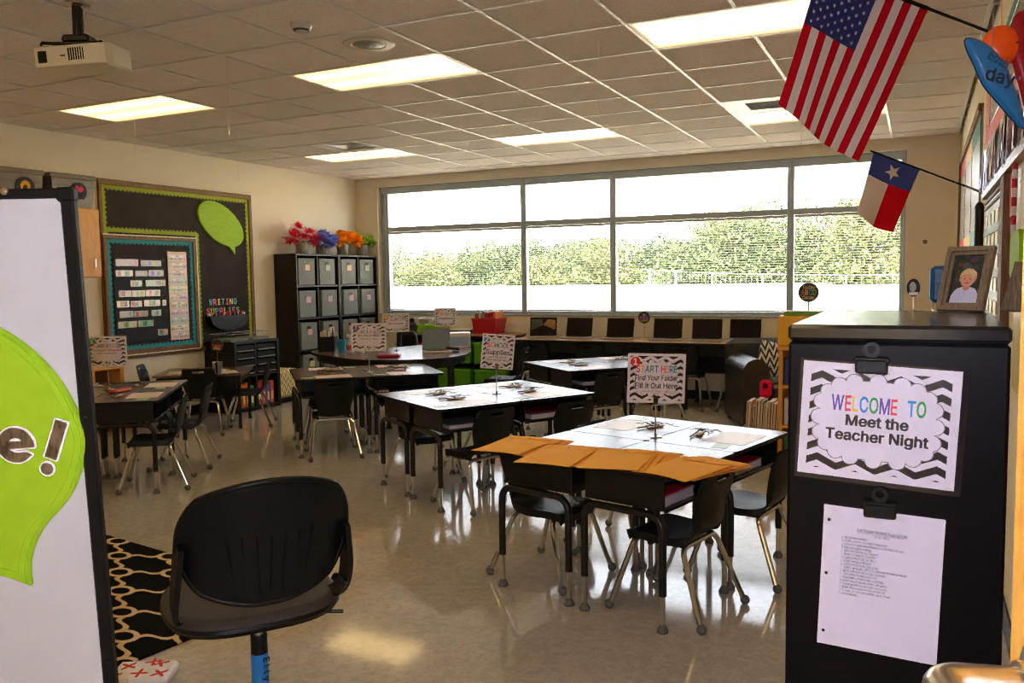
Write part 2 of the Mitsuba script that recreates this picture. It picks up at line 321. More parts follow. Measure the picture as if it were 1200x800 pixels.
# ---- fluorescent fixtures
fix_lab = {(-8, 1): 'glowing fluorescent ceiling light beyond the projector, nearest the bulletin board wall', (-4, 1): 'glowing fluorescent ceiling light beside the round ceiling speaker', (0, 1): 'glowing fluorescent ceiling light beside the striped flag, largest in view',
           (-8, 6): 'small glowing fluorescent ceiling light just in front of the square air diffuser', (-4, 6): 'small glowing fluorescent ceiling light above the middle of the window', (0, 6): 'glowing fluorescent ceiling light touching the louvered air vent half behind the flag'}
lens_v = np.array([[0, 0, 0], [0, 1, 0], [1, 1, 0], [1, 0, 0]], float)
for ci in (-8, -4, 0):
    for r in (1, 6, -4):
        x0, y0 = CX0 + ci * CP + .006, CY0 + r * CP + .006; L, W = 2 * CP - .012, CP - .012
        k = thing('ceiling_light', fix_lab.get((ci, r), 'fluorescent ceiling light over the doorway end of the room, ' + {-8: 'by the bulletin board wall', -4: 'in the middle', 0: 'by the display wall'}[ci]), 'ceiling light', 'fluorescent ceiling lights')
        fr = MB()
        for q in ((0, L, 0, .022), (0, L, W - .022, W), (0, .022, .022, W - .022), (L - .022, L, .022, W - .022)): fr.add(bev(q[0], q[1], q[2], q[3], 0, .03, .003))
        fr.add(box(0, L, 0, W, .07, .08))
        part(k, 'frame', fr, 'white_metal', Tr(x0, y0, H - .003))
        v = lens_v * [L - .044, W - .044, 1] + [x0 + .022, y0 + .022, H + .006]
        part(k, 'lens', tm(v, [[0, 1, 2], [0, 2, 3]]), 'white_metal', ang=0, emitter=LENS, uvf=lambda V, N, a=x0 + .022, b_=y0 + .022: np.stack([(V[:, 0] - a) / (L - .044), (V[:, 1] - b_) / (W - .044)], 1))

# ---- air outlets
x0, y0 = CX0 + .006, CY0 + 5 * CP + .006
k = thing('air_vent', 'white louvered ceiling air vent between the flag and the ceiling light', 'air vent')
P_ = rrect(0, .597, 0, .597, .005).difference(sg.box(.17, .14, .57, .46))
part(k, 'plate', mb(mv(extr(P_, .006), Tr(x0, y0, H - .002))), 'white_metal')
part(k, 'duct', box(x0 + .17, x0 + .57, y0 + .14, y0 + .46, H + .09, H + .10), 'black_metal', ang=0)
lou = mb(bev(-.012, .012, 0, .32, -.001, .001, .0005)).ply('white_metal')
for i in range(13): again(k, 'louver', lou, Tr(x0 + .19 + i * .03, y0 + .14, H + .012) @ Ry(.75))
x0, y0 = CX0 - 7 * CP + .006, CY0 + 5 * CP + .006
k = thing('air_diffuser', 'square ceiling air diffuser with dark open core near the window corner', 'air diffuser')
part(k, 'plate', mb(mv(extr(rrect(0, .597, 0, .597, .005).difference(sg.box(.09, .09, .507, .507)), .006), Tr(x0, y0, H - .002))), 'white_metal')
part(k, 'duct', box(x0 + .06, x0 + .54, y0 + .06, y0 + .54, H + .10, H + .11), 'black_metal', ang=0)
for s in (.195, .145, .095):
    q = .2985; cone = MB()
    for a in range(4): cone.add(tm([[-s, -s, 0], [s, -s, 0], [s * .72, -s * .72, .05], [-s * .72, -s * .72, .05]], [[0, 1, 2], [0, 2, 3]]), None, Tr(x0 + q, y0 + q, H + .004) @ Rz(a * PI / 2))
    part(k, 'cone_ring', cone, 'white_metal', ang=0)

# ---- the window
FY = 10.02
struct('window_1', 'wide aluminium window of eight panes over a field and trees')
XS = [-6.83, -4.687, -3.461, -1.350, -0.185]; ZT = 2.173
part('window_1', 'sill', bev(WX0, WX1, 9.885, 10.02, WZ0 - .004, WZ0 + .014, .004), 'aluminium')
part('window_1', 'head_rail', bev(WX0, WX1, FY - .05, FY + .05, 2.672, WZ1, .006), 'aluminium')
part('window_1', 'bottom_rail', bev(WX0, WX1, FY - .04, FY + .05, WZ0, 1.035, .006), 'aluminium')
for x in XS: part('window_1', 'mullion', mb(bev(x - .036, x + .036, FY - .045, FY + .05, WZ0, WZ1, .005), bev(x - .012, x + .012, FY - .055, FY - .04, WZ0, WZ1, .003)), 'aluminium')
part('window_1', 'jamb', bev(WX0, XS[0] - .036, FY - .02, FY + .05, WZ0, WZ1, .004), 'aluminium')
part('window_1', 'transom', bev(WX0, WX1, FY - .042, FY + .05, ZT - .032, ZT + .032, .005), 'aluminium')
for a_, b_ in zip(XS[:-1], XS[1:]):
    for z0, z1 in ((1.035, ZT - .032), (ZT + .032, 2.672)):
        part('window_1', 'pane', tm([[a_ + .03, FY + .02, z0 - .006], [b_ - .03, FY + .02, z0 - .006], [b_ - .03, FY + .02, z1 + .006], [a_ + .03, FY + .02, z1 + .006]], [[0, 1, 2], [0, 2, 3]]), 'pane_glass', ang=0)
bl_lab = ['open slatted blind in the first lower window bay from the plant shelf', 'open slatted blind in the narrow lower window bay behind the first laptops', 'open slatted blind in the wide lower window bay behind the small round sign', 'open slatted blind in the lower window bay beside the small flag']
for (a_, b_), lab in zip(zip(XS[:-1], XS[1:]), bl_lab):
    k = thing('window_blind', lab, 'window blind', 'slatted window blinds')
    w0, w1 = a_ + .042, b_ - .042
    part(k, 'head_rail', bev(w0, w1, FY - .028, FY - .002, ZT - .062, ZT - .036, .003), 'blind_white')
    part(k, 'bottom_rail', bev(w0, w1, FY - .025, FY - .005, 1.038, 1.052, .003), 'blind_white')
    n = 38; S = MB()
    for i in range(n): S.add(box(w0, w1, -.0125, .0125, -.0004, .0004), None, Tr(0, FY - .015, 1.065 + i * (1.062 / n)) @ Rx(-.26))
    part(k, 'slats', S, 'blind_white', ang=0, kind='stuff')

# ================================================================= outdoors
def gz(x, y): return -0.15 + 1.02 * np.clip((y - 12) / 46, 0, 1.6) - 0.0022 * np.clip(-x - 22, 0, 60) * np.clip((y - 12) / 46, 0, 1)
gx, gy = np.meshgrid(np.linspace(-110, 40, 60), np.concatenate([np.linspace(10.14, 70, 50), [90, 130, 200]]), indexing='ij')
gv = np.stack([gx, gy, gz(gx, gy) + .05 * (meshkit.noise(np.stack([gx * .4, gy * .4, gx * 0], -1)) - .5)], -1)
m_, n_ = gx.shape; ii = (np.arange(m_ - 1)[:, None] * n_ + np.arange(n_ - 1)[None]).ravel()
struct('field', 'sun-bleached pale field outside the window', tm(gv.reshape(-1, 3), np.vstack([np.stack([ii, ii + n_, ii + n_ + 1], 1), np.stack([ii, ii + n_ + 1, ii + 1], 1)])), 'dry_grass', True)
def leaves(cx, cy, cz, rx, ry, rz_, n, size, cols, rng):
    u = rng.normal(size=(n, 3)); u /= np.linalg.norm(u, axis=1, keepdims=True); u *= rng.uniform(.45, 1.0, (n, 1)) ** .5
    lump = .72 + .5 * meshkit.noise(u * 2.2 + rng.uniform(0, 50))[:, None]
    P = np.array([cx, cy, cz]) + u * lump * [rx, ry, rz_]
    a = rng.normal(size=(n, 3)); a /= np.linalg.norm(a, axis=1, keepdims=True); d = rng.normal(size=(n, 3)); b = np.cross(a, d); b /= np.linalg.norm(b, axis=1, keepdims=True)
    s = size * rng.uniform(.6, 1.3, (n, 1)); V = np.stack([P - a * s, P + b * s * .6, P + a * s, P - b * s * .6], 1).reshape(-1, 3)
    k = np.arange(n)[:, None] * 4; F = np.vstack([k + [0, 1, 2], k + [0, 2, 3]])
    col = np.asarray(cols[0])[None] * (1 - rng.uniform(0, 1, (n, 1))) + np.asarray(cols[1])[None] * rng.uniform(0, 1, (n, 1))
    return V, F, np.repeat(np.clip(col, 0, 1), 4, 0)
trng = np.random.default_rng(3)
G1, G2, G3 = (c(78, 102, 68), c(112, 130, 90)), (c(94, 112, 70), c(130, 140, 96)), (c(70, 94, 66), c(102, 120, 88))
# (x, y, crown top z, half width, tint, label)
TREES = [(-43.5, 62, 5.2, 3.4, 0, 'pale green tree outside, first from the plant shelf end of the window'), (-39.5, 66, 3.3, 2.6, 2, 'low bushy tree in the first lower window bay, below a gap of sky'),
    (-36.0, 60, 4.0, 2.6, 1, 'round tree in the first window bay beyond the gap of sky'), (-32.6, 62, 4.7, 2.8, 0, 'tree whose crown crosses the first mullion from the plants'),
    (-29.6, 64, 4.9, 2.6, 2, 'tree at the near edge of the narrow window bay'), (-26.8, 60, 3.2, 2.2, 1, 'low tree in the middle of the narrow window bay'), (-24.0, 62, 4.7, 2.7, 0, 'tree against the middle mullion of the window'),
    (-20.7, 60, 4.5, 2.5, 1, 'tree just past the middle mullion, above the start of the fence'), (-17.6, 62, 4.4, 2.6, 2, 'darker tree above the sloping fence rail'), (-14.4, 58, 4.3, 2.5, 0, 'tree behind the fence above the round desk sign'),
    (-11.8, 60, 6.3, 2.9, 1, 'tall yellowish tree in the wide window bay'), (-8.7, 59, 6.6, 3.0, 0, 'tall tree reaching the transom in the wide window bay'), (-5.6, 61, 6.6, 2.9, 1, 'tall tree across the mullion beside the small flag'),
    (-2.9, 56, 6.2, 2.6, 1, 'pale tree in the last window bay behind the fence post'), (-0.3, 58, 6.3, 2.6, 0, 'tree in the last window bay behind the small flag'), (2.4, 60, 6.0, 2.6, 2, 'tree at the far edge of the last window bay')]
for x, y, zt, hw, ti, lab in TREES:
    g0 = float(gz(np.array(x), np.array(y))); k = thing('tree', lab, 'tree', 'trees beyond the field'); hgt = zt - g0
    tr = MB(); tr.add(tube([[x, y, g0 - .2], [x + trng.uniform(-.2, .2), y, g0 + hgt * .35], [x + trng.uniform(-.4, .4), y, g0 + hgt * .8]], [.16, .12, .03], 6))
    for _ in range(4):
        a = trng.uniform(0, 2 * PI); tr.add(tube([[x, y, g0 + hgt * .3], [x + hw * .35 * math.cos(a), y + hw * .35 * math.sin(a), g0 + hgt * .6], [x + hw * .6 * math.cos(a), y + hw * .6 * math.sin(a), g0 + hgt * .8]], [.07, .05, .02], 5))
    part(k, 'trunk', tr, 'bark')
    VV, FF, CC, kk = [], [], [], 0
    lobes = [(0, 0, .58, 1.0)] + [(trng.uniform(-.62, .62), trng.uniform(-.5, .5), trng.uniform(.18, .78), trng.uniform(.42, .68)) for _ in range(6)] + [(q_, -.25, trng.uniform(-.02, .10), .55) for q_ in (-.75, -.3, .15, .6)]
    for lx, ly, lz, ls in lobes:
        v, f, cc = leaves(x + lx * hw, y + ly * hw, g0 + hgt * (.12 + .76 * lz), hw * ls, hw * ls, hgt * .42 * ls, int(1300 * ls), .13, (G1, G2, G3)[ti], trng)
        VV.append(v); FF.append(f + kk); CC.append(cc); kk += len(v)
    V = np.vstack(VV); N = np.zeros_like(V); N[:, 2] = 1
    F_ = np.vstack(FF); fn_ = np.cross(V[F_[:, 1]] - V[F_[:, 0]], V[F_[:, 2]] - V[F_[:, 0]]); fn_ /= np.linalg.norm(fn_, axis=1, keepdims=True) + 1e-12
    N[F_[:, 0]] = fn_; N[F_[:, 1]] = fn_; N[F_[:, 2]] = fn_
    kp = numbered(f'{k}__crown'); scene[kp] = {'type': 'ply', 'filename': meshkit.write_ply(tm(V, F_), False, None, np.vstack(CC), normals=N), 'face_normals': False, 'bsdf': {'type': 'ref', 'id': 'leaf_stuff'}}
    labels[kp] = {'kind': 'stuff'}
# white fence running towards the building
k = thing('rail_fence', 'white post and rail fence in front of the trees', 'fence')
fp = [np.array([x_, y_, 0.0]) for x_, y_ in ((-27.0, 78.0), (-21.5, 66.0), (-16.8, 56.0), (-12.8, 48.0), (-9.4, 42.0), (-6.2, 37.5), (-2.6, 34.5), (1.2, 33.0), (4.6, 32.0))]
for q in fp: q[2] = float(gz(q[0], q[1]))
for q in fp: part(k, 'post', bev(q[0] - .035, q[0] + .035, q[1] - .035, q[1] + .035, q[2] - .2, q[2] + 1.06, .01), 'white_metal')
for h_ in (1.05, .12): part(k, 'rail', tube([q + [0, 0, h_] for q in fp], .022, 6), 'white_metal')
wires = MB()
for a_, b_ in zip(fp[:-1], fp[1:]):
    n = int(np.linalg.norm(b_ - a_) / .55)
    for i in range(n): q = a_ + (b_ - a_) * (i / n); wires.add(box(q[0] - .004, q[0] + .004, q[1] - .004, q[1] + .004, q[2] + .12, q[2] + 1.05))
part(k, 'pickets', wires, 'aluminium', ang=0, kind='stuff')

# ================================================================= student desks and chairs
DX, DY, DZ = .475, .625, .66
WHITE, BLACK = c(238, 234, 240), np.array([.012, .012, .013])
desk = Proto()
desk.add('desktop', mv(extr(rrect(-DX / 2 + .002, DX / 2 - .002, -DY / 2 + .002, DY / 2 - .002, .022), .017), Tr(0, 0, DZ - .017)), 'desk_laminate')
desk.add('edge_band', mv(extr(rrect(-DX / 2 + .0005, DX / 2 - .0005, -DY / 2 + .0005, DY / 2 - .0005, .023).difference(rrect(-DX / 2 + .006, DX / 2 - .006, -DY / 2 + .006, DY / 2 - .006, .018)), .017), Tr(0, 0, DZ - .0185)), 'black_plastic')
desk.add('book_box', mb(bev(-.205, .195, -.265, .265, .503, .510, .003), bev(-.205, -.198, -.265, .265, .503, .645, .003), bev(-.205, .195, -.265, -.258, .503, .645, .003), bev(-.205, .195, .258, .265, .503, .645, .003), bev(.188, .199, -.265, .265, .496, .514, .004), bev(-.205, .195, -.265, .265, .638, .6425, .001)), 'black_metal')
for s in (-1, 1):
    y = s * .283
    desk.add('leg_frame', tube(bend([[-.196, y, .155], [-.196, y, .488], [.196, y, .488], [.196, y, .155]], .075, 7), .0165, 12), 'black_metal')
for sx in (-1, 1):
    for sy in (-1, 1):
        desk.add('leg_insert', cyl([sx * .196, sy * .283, .018], [sx * .196, sy * .283, .17], .0115, 10), 'chrome')
        desk.add('glide', mv(lathe([(.024, 0), (.025, .008), (.019, .02), (.013, .03), (.0125, .034)], 12), Tr(sx * .196, sy * .283, 0)), 'grey_rubber')

def shell_profile():
    P = np.array([(-.185, .327), (-.165, .345), (-.12, .352), (-.05, .347), (.02, .343), (.09, .346), (.135, .36), (.163, .392), (.178, .435), (.19, .49), (.203, .55), (.214, .60), (.223, .642), (.226, .655)])
    W = np.array([.150, .172, .183, .186, .184, .174, .158, .146, .146, .160, .178, .182, .170, .152])
    t = np.linspace(0, len(P) - 1, 34); i = np.arange(len(P))
    return np.stack([np.interp(t, i, P[:, 0]), np.interp(t, i, P[:, 1])], 1), np.interp(t, i, W)
pf, wd = shell_profile(); us = np.linspace(-1, 1, 15); g = np.zeros((len(pf), len(us), 3))
for i, (q, w) in enumerate(zip(pf, wd)):
    up = np.clip((q[1] - .36) / .1, 0, 1)
    for j, u in enumerate(us):
        g[i, j] = [q[0] - up * .030 * u * u, w * u, q[1] + (1 - up) * .012 * u * u]
shell = trimesh.smoothing.filter_laplacian(sheet(g, .007), iterations=1)
slot = trimesh.creation.box([.1, .105, .02]); slot.apply_translation([.20, 0, .618])
import manifold3d
def mani(m): return manifold3d.Manifold(manifold3d.Mesh(np.asarray(m.vertices, np.float32), np.asarray(m.faces, np.uint32)))
def unmani(M): q = M.to_mesh(); return tm(np.array(q.vert_properties[:, :3]), np.array(q.tri_verts))
def minus(a, *bs):
    M = mani(a)
    for b in bs: M = M - mani(b)
    r = unmani(M); return r if len(r.faces) else a
sh0 = shell.copy(); sh0.merge_vertices(); sh0.fix_normals()
slot_tool = mv(extr(rrect(-.055, .055, -.011, .011, .0105), .16), Tr(.14, 0, .617) @ Ry(PI / 2) @ Rz(PI / 2))
shell = minus(sh0, slot_tool)
chair = Proto()
chair.add('shell', shell, 'black_plastic', 45)
chair.add('front_leg_frame', tube(bend([[-.222, -.205, .022], [-.125, -.155, .325], [-.125, .155, .325], [-.222, .205, .022]], .045, 6), .0125, 10), 'chrome')
chair.add('rear_leg_frame', tube(bend([[.222, -.205, .022], [.105, -.150, .322], [.105, .150, .322], [.222, .205, .022]], .045, 6), .0125, 10), 'chrome')
for s in (-1, 1): chair.add('side_bar', cyl([-.128, s * .13, .328], [.108, s * .13, .326], .010, 8), 'black_metal')
for sx in (-1, 1):
    for sy in (-1, 1): chair.add('glide', ball(sx * .226, sy * .207, .021, .0215, 2, (1, 1, .98)), 'grey_rubber')

CL = {'front': (-1.214, 3.985, -14), 'mid': (-2.776, 5.228, -31), 'back': (-2.70, 7.50, -40), 'leftmid': (-4.489, 6.155, -46), 'farleft': (-5.512, 4.314, 38)}
CM = {k: Tr(v[0], v[1]) @ Rz(math.radians(v[2])) for k, v in CL.items()}
CD = {'front': 'under the START HERE sign', 'mid': 'under the number 2 sign', 'back': 'before the laptop table', 'leftmid': 'before the TAKE A PHOTO sign', 'farleft': 'beside the whiteboard'}
side = {'front': {(1, -1): 'near right', (1, 1): 'far right', (-1, -1): 'near left', (-1, 1): 'far left'}, 'mid': {(1, -1): 'near', (1, 1): 'right', (-1, -1): 'left', (-1, 1): 'far'},
        'back': {(1, -1): 'near', (1, 1): 'right', (-1, -1): 'left', (-1, 1): 'far'}, 'leftmid': {(1, -1): 'near left', (1, 1): 'near right', (-1, -1): 'far left', (-1, 1): 'far right'},
        'farleft': {(1, -1): 'near right', (1, 1): 'far right', (-1, -1): 'near left', (-1, 1): 'far left'}}
G = .0015
for ck in CL:
    for sx in (1, -1):
        for sy in (-1, 1):
            desk.place('student_desk', f'wood-topped student desk, {side[ck][(sx, sy)]} one of four {CD[ck]}', 'desk', CM[ck] @ Tr(sx * (DX / 2 + G), sy * (DY / 2 + G)) @ Rz(0 if sx > 0 else PI), 'student desks')
def put_chair(M, lab, s=1.0): chair.place('school_chair', lab, 'chair', M @ Sc(s), 'black school chairs')
def cchair(ck, lx, ly, rot, lab): put_chair(CM[ck] @ Tr(lx, ly) @ Rz(rot), lab)
cchair('front', .345, -.31, 0, 'black plastic school chair at the right front desk, nearest the filing cabinet list')
cchair('front', .40, .30, .05, 'black school chair at the far right START HERE desk, beside the cabinet edge')
cchair('front', -.36, -.315, PI, 'black plastic school chair under the left envelope desk, seat seen behind its legs')
cchair('front', -.34, .31, PI, 'black school chair at the far left START HERE desk, only legs showing')
cchair('mid', .40, -.30, .1, 'black school chair at the near number 2 desk, its back towards the envelopes')
cchair('mid', .46, .31, 0, 'black school chair at the right number 2 desk, its back above the START HERE desktop')
cchair('mid', -.38, -.30, PI, 'black school chair tucked in at the left end of the number 2 desks')
cchair('mid', -.36, .31, PI, 'black school chair beyond the number 2 sign desks, mostly hidden')
cchair('back', .42, -.29, .05, 'black school chair before the laptop table, just left of the START HERE sign')
cchair('back', .46, .31, 0, 'black plastic school chair half hidden behind the START HERE sign')
cchair('leftmid', .40, -.33, 0, 'black school chair showing its back, at the desk beside the yellow zigzag cube')
cchair('leftmid', -.36, -.31, PI, 'black school chair across the TAKE A PHOTO desks, nearer the zigzag cube')
cchair('leftmid', -.325, .31, PI, 'black school chair across the TAKE A PHOTO desks, farther from the zigzag cube')
cchair('farleft', .40, -.37, .05, 'black school chair in side view at the whiteboard edge, nearer of two')
cchair('farleft', .48, .31, -.05, 'black school chair in side view, farther of two past the whiteboard edge')
put_chair(Tr(-6.30, 6.00) @ Rz(math.radians(125 - 180)), 'black school chair showing its back, at the low table below the boards')
put_chair(Tr(-6.20, 6.52) @ Rz(math.radians(215 - 180)), 'black plastic school chair in side view, in front of the low black bookcase')
put_chair(Tr(-6.88, 6.02) @ Rz(math.radians(36 - 180)), 'black plastic school chair peeking above the wall end of the small table')
for x, y, lab in ((-4.12, 9.22, 'black school chair under the left end of the laptop table'), (-3.42, 9.24, 'black school chair under the laptop table, second from its left end'), (-2.86, 9.24, 'black school chair under the laptop table below the small round sign'),
                  (-2.33, 9.20, 'black school chair at the laptop table, right of the START HERE sign'), (-1.74, 9.26, 'black school chair at the laptop table, mostly behind the black armchair')):
    put_chair(Tr(x, y) @ Rz(-PI / 2), lab, 1.08)

# ================================================================= printed signs
def zigzag(w, h, per, sp, amp, th):
    out = []
    n = int(w / per * 2) + 4
    for k in range(-3, int(h / sp) + 3):
        top = [(-w / 2 - per + i * per / 2, k * sp + (amp if i % 2 else 0)) for i in range(n + 2)]
        out.append(sg.Polygon(top + [(x, y - th) for x, y in reversed(top)]))
    return shapely.union_all(out)
def cloud(w, h, n=20, r=.16, ex=2.6):
    C = []
    for i in range(n):
        t = 2 * PI * i / n; cs, sn = math.cos(t), math.sin(t)
        C.append(sg.Point(w / 2 * abs(cs) ** (2 / ex) * (1 if cs > 0 else -1), h / 2 * abs(sn) ** (2 / ex) * (1 if sn > 0 else -1)).buffer(r * h, quad_segs=5))
    return shapely.union_all(C + [sg.Polygon([(w / 2 * abs(math.cos(t)) ** (2 / ex) * (1 if math.cos(t) > 0 else -1), h / 2 * abs(math.sin(t)) ** (2 / ex) * (1 if math.sin(t) > 0 else -1)) for t in np.linspace(0, 2 * PI, 40)])])
RAIN = [c(112, 66, 168), c(228, 60, 98), c(240, 196, 30), c(40, 130, 214), c(52, 164, 78), c(112, 66, 168), c(228, 60, 98), c(40, 130, 214), c(52, 164, 78), c(240, 140, 30)]
RAIN2 = [c(226, 44, 40), c(240, 170, 30), c(42, 104, 196), c(40, 150, 70), c(42, 104, 196), c(226, 44, 40), c(240, 150, 20), c(42, 104, 196), c(40, 150, 70), c(220, 60, 120)]
def letters_line(B, s, h, cx, y, cols, z, fit=None, bold=True, gap=None):
    gap = h * .12 if gap is None else gap; ms, x, i = [], 0.0, 0
    for ch in s:
        if ch == ' ': x += h * .45; continue
        m = text(ch, h, bold, .0006).copy(); a, b = m.bounds[0][0], m.bounds[1][0]; m.apply_translation([x - a, 0, 0]); ms.append((m, cols[i % len(cols)])); x += b - a + gap; i += 1
    W = x - gap; k = 1 if fit is None else min(1, fit / W)
    for m, col in ms:
        m.apply_transform(np.diag([k, 1, 1, 1.0])); m.apply_translation([cx - W * k / 2, y, z]); B.add(m, col)
def sign_face(k, w, h, head, cols, lines, badge=None, M=I4, satin='print_satin', margin=.045, sub=None, per=.26, hh=.135, heady=.62):
    """white card with a zigzag border behind a scalloped cloud; centred, y up from the bottom edge"""
    part(k, 'card', MB().add(bev(-w / 2, w / 2, 0, h, -.0022, 0, .0008), c(234, 226, 236)), satin, M)
    inner = sg.box(-w / 2 + margin * w, margin * w, w / 2 - margin * w, h - margin * w)
    cl = affinity.translate(cloud(w * .72, h * .64, 18, .09), 0, h / 2)
    zz = affinity.translate(zigzag(w, h, per * w, .135 * h, .085 * h, .062 * h), 0, 0).intersection(inner).difference(cl.buffer(.0012))
    B = MB(); B.add(extr(zz, .0004, .0001), c(38, 30, 32)); B.add(extr(cl.buffer(.0011).difference(cl).intersection(inner), .0004, .00012), c(120, 112, 122))
    part(k, 'zigzag_border', B, satin, M, ang=0)
    L = MB(); letters_line(L, head, h * hh, 0, h * heady, cols, .0002, fit=w * .70)
    for (s, hs, y, col) in lines: L.add(ctext(s, h * hs, 0, h * y, True, .0005, .0002, fit=w * .74), col)
    if sub: L.add(ctext(sub[0], h * .035, 0, h * sub[1], False, .0004, .0002, fit=w * .5), c(190, 90, 90))
    part(k, 'lettering', L, satin, M, ang=0)
    if badge:
        bx, by = -w / 2 + .13 * w, h - .17 * h; Bd = MB(); Bd.add(mv(extr(sg.Point(0, 0).buffer(.085 * w, quad_segs=6), .0006), Tr(bx, by, .0003)), badge[1])
        Bd.add(ctext(badge[0], h * .13, bx, by - h * .06, True, .0004, .001), c(245, 240, 240)); part(k, 'number_badge', Bd, satin, M, ang=0)
def stand_sign(lab, base, cz, w, h, yaw, roll, head, cols, lines, badge, sub=None, base_z=DZ):
    """a card clipped on a chrome rod with a little foot"""
    k = thing('sign_stand', lab, 'sign', None); x, y = base; ux = [math.cos(yaw), math.sin(yaw), 0]
    Mb = Fr([x, y, base_z], ux, [0, 0, 1])
    part(k, 'foot', mb(mv(bev(-.03, .03, -.022, .022, 0, .004, .001), Tr(x, y, base_z) @ Rz(yaw)), mv(lathe([(.008, 0), (.008, .012), (.005, .016)], 10), Tr(x, y, base_z + .003))), 'chrome')
    part(k, 'rod', cyl([x, y, base_z + .01], [x, y, cz + .03], .0038, 8), 'chrome')
    M = Mb @ Tr(0, cz - base_z, .006) @ Rz(roll)
    part(k, 'clip', mb(bev(-.012, .012, -.006, .03, .0012, .004, .001), bev(-.012, .012, -.006, .03, -.0075, -.0035, .001)), 'chrome', M)
    sign_face(k, w, h, head, cols, lines, badge, M, sub=sub)
DK = c(46, 40, 48)
stand_sign('START HERE sign with a red number 1, on a chrome rod among the envelopes', (-1.197, 4.089), .835, .292, .25, .47, -.035, 'START HERE', RAIN2, [('Find Your Folder', .105, .46, DK), ('Fill it Out Here', .105, .30, DK)], ('1', c(220, 30, 48)), ('ON YOUR CHILD\'S DESK', .22))
stand_sign('School Supplies sign with a blue number 2, on a chrome rod', (-2.685, 5.238), .835, .232, .245, .62, -.10, 'SCHOOL', RAIN2, [('Supplies', .13, .42, DK), ('check the list and', .05, .32, c(120, 110, 100)), ('drop them off here', .05, .24, c(120, 110, 100))], ('2', c(40, 110, 190)))
stand_sign('TAKE A PHOTO sign with a purple badge, on the desks before the oval table', (-4.37, 6.07), .848, .305, .245, .47, -.02, 'TAKE A PHOTO', RAIN2, [('for your portfolio', .07, .53, DK), ('smile and say cheese', .05, .42, c(120, 110, 100))], ('3', c(90, 50, 150)))
stand_sign('TRANSPORTATION sign with zigzag border, on the brown desks beside the whiteboard', (-5.62, 4.414), .835, .30, .235, .50, 0.0, 'TRANSPORTATION', RAIN2, [('how will your child get home', .055, .52, c(190, 70, 70)), ('mark it on the chart', .05, .42, c(120, 110, 100))], ('5', c(60, 150, 70)))
stand_sign('sign with a yellow badge standing behind the TAKE A PHOTO sign', (-5.12, 7.62), .905, .29, .20, .47, .01, 'VOLUNTEER', RAIN2, [('sign up to help', .09, .42, DK)], ('4', c(236, 190, 20)), base_z=.70)
stand_sign('sign with a red badge at the back counter, behind the open laptop', (-5.62, 9.52), .845, .28, .24, .42, 0.0, 'WISH', RAIN2, [('Donations', .12, .40, DK)], ('6', c(214, 44, 60)), base_z=.755)

# ================================================================= papers and favours on the desks
BE, GN = c(208, 194, 178), c(150, 178, 108)
def flat_sheet(name, lab, cat, ck, lx, ly, w, h, rot, col, group, z=DZ): return solo(name, lab, cat, MB().add(bev(-w / 2, w / 2, -h / 2, h / 2, 0, .0009, .0003), col), 'print_satin', CM[ck] @ Tr(lx, ly, z + .0004) @ Rz(rot), ang=0, group=group)
ribbon_rng = np.random.default_rng(11)
def favour(ck, lx, ly, rot, lab, dark=True):
    """kraft-tagged bundle: a flat pen, a tag and a curl of ribbon"""
    k = thing('party_favor', lab, 'favor', 'favors on the desks'); M = CM[ck] @ Tr(lx, ly, DZ + .0015) @ Rz(rot)
    part(k, 'pouch', MB().add(bev(-.05, .03, -.013, .013, .0, .008, .004), c(150, 116, 60)).add(bev(.01, .065, -.012, .012, .001, .009, .004), c(206, 160, 50)), 'print_satin', M)
    part(k, 'pencil', MB().add(cyl([-.10, .027, .006], [.075, .027, .006], .0045, 6), c(58, 46, 34)).add(mv(lathe([(.0045, 0), (.001, .014)], 6), Tr(.075, .027, .006) @ Ry(PI / 2)), c(196, 150, 90)), 'print_satin', M)
    R = MB()
    for _ in range(7):
        a = ribbon_rng.uniform(0, 2 * PI); L = ribbon_rng.uniform(.05, .15); t = np.linspace(0, 1, 12); ph = ribbon_rng.uniform(0, 6)
        R.add(tube(np.stack([L * t * math.cos(a) + .008 * np.sin(9 * t + ph) + .01, L * t * math.sin(a) + .008 * np.cos(9 * t + ph), .017 + .014 * np.abs(np.sin(7 * t + ph)) - .010 * t], 1), .0017, 4))
    part(k, 'ribbon', R, 'black_plastic', M)
w_ = {'front': 'desk under the START HERE sign', 'mid': 'desk under the number 2 sign', 'back': 'desk before the laptop table', 'leftmid': 'desk before the oval table', 'farleft': 'brown desk beside the whiteboard'}
for ck in CL:
    for sx in (1, -1):
        for sy in (-1, 1):
            if ck == 'front' and sy < 0: continue
            if ck == 'farleft' and sx < 0 and sy < 0: continue
            nm = f'{side[ck][(sx, sy)]} {w_[ck]}'; cx, cy = sx * .255, sy * .31
            pale = ck in ('leftmid', 'farleft')
            flat_sheet('placemat_sheet', f'{"pale" if pale else "beige"} paper sheet lying on the {nm}', 'paper', ck, cx + sx * .07, cy, .22, .30, .03 * sx, c(222, 200, 186) if pale else BE, 'sheets on the desks')
            flat_sheet('green_note', f'small green note on the {nm}', 'note', ck, cx + sx * .10, cy - sx * .215, .075, .11, .2 * sy, GN, 'green notes on the desks')
            favour(ck, cx - sx * .11, cy - sx * .02, .5 * PI + .25 * sx * sy, f'kraft favor with black ribbon on the {nm}')
solo('orange_pencil_box', 'low orange pencil tray at the foot of the TRANSPORTATION sign', 'tray', MB().add(bev(-.10, .10, -.035, .035, 0, .022, .008), c(196, 66, 30)), 'print_satin', CM['farleft'] @ Tr(.10, -.05, DZ + .0005) @ Rz(1.2))

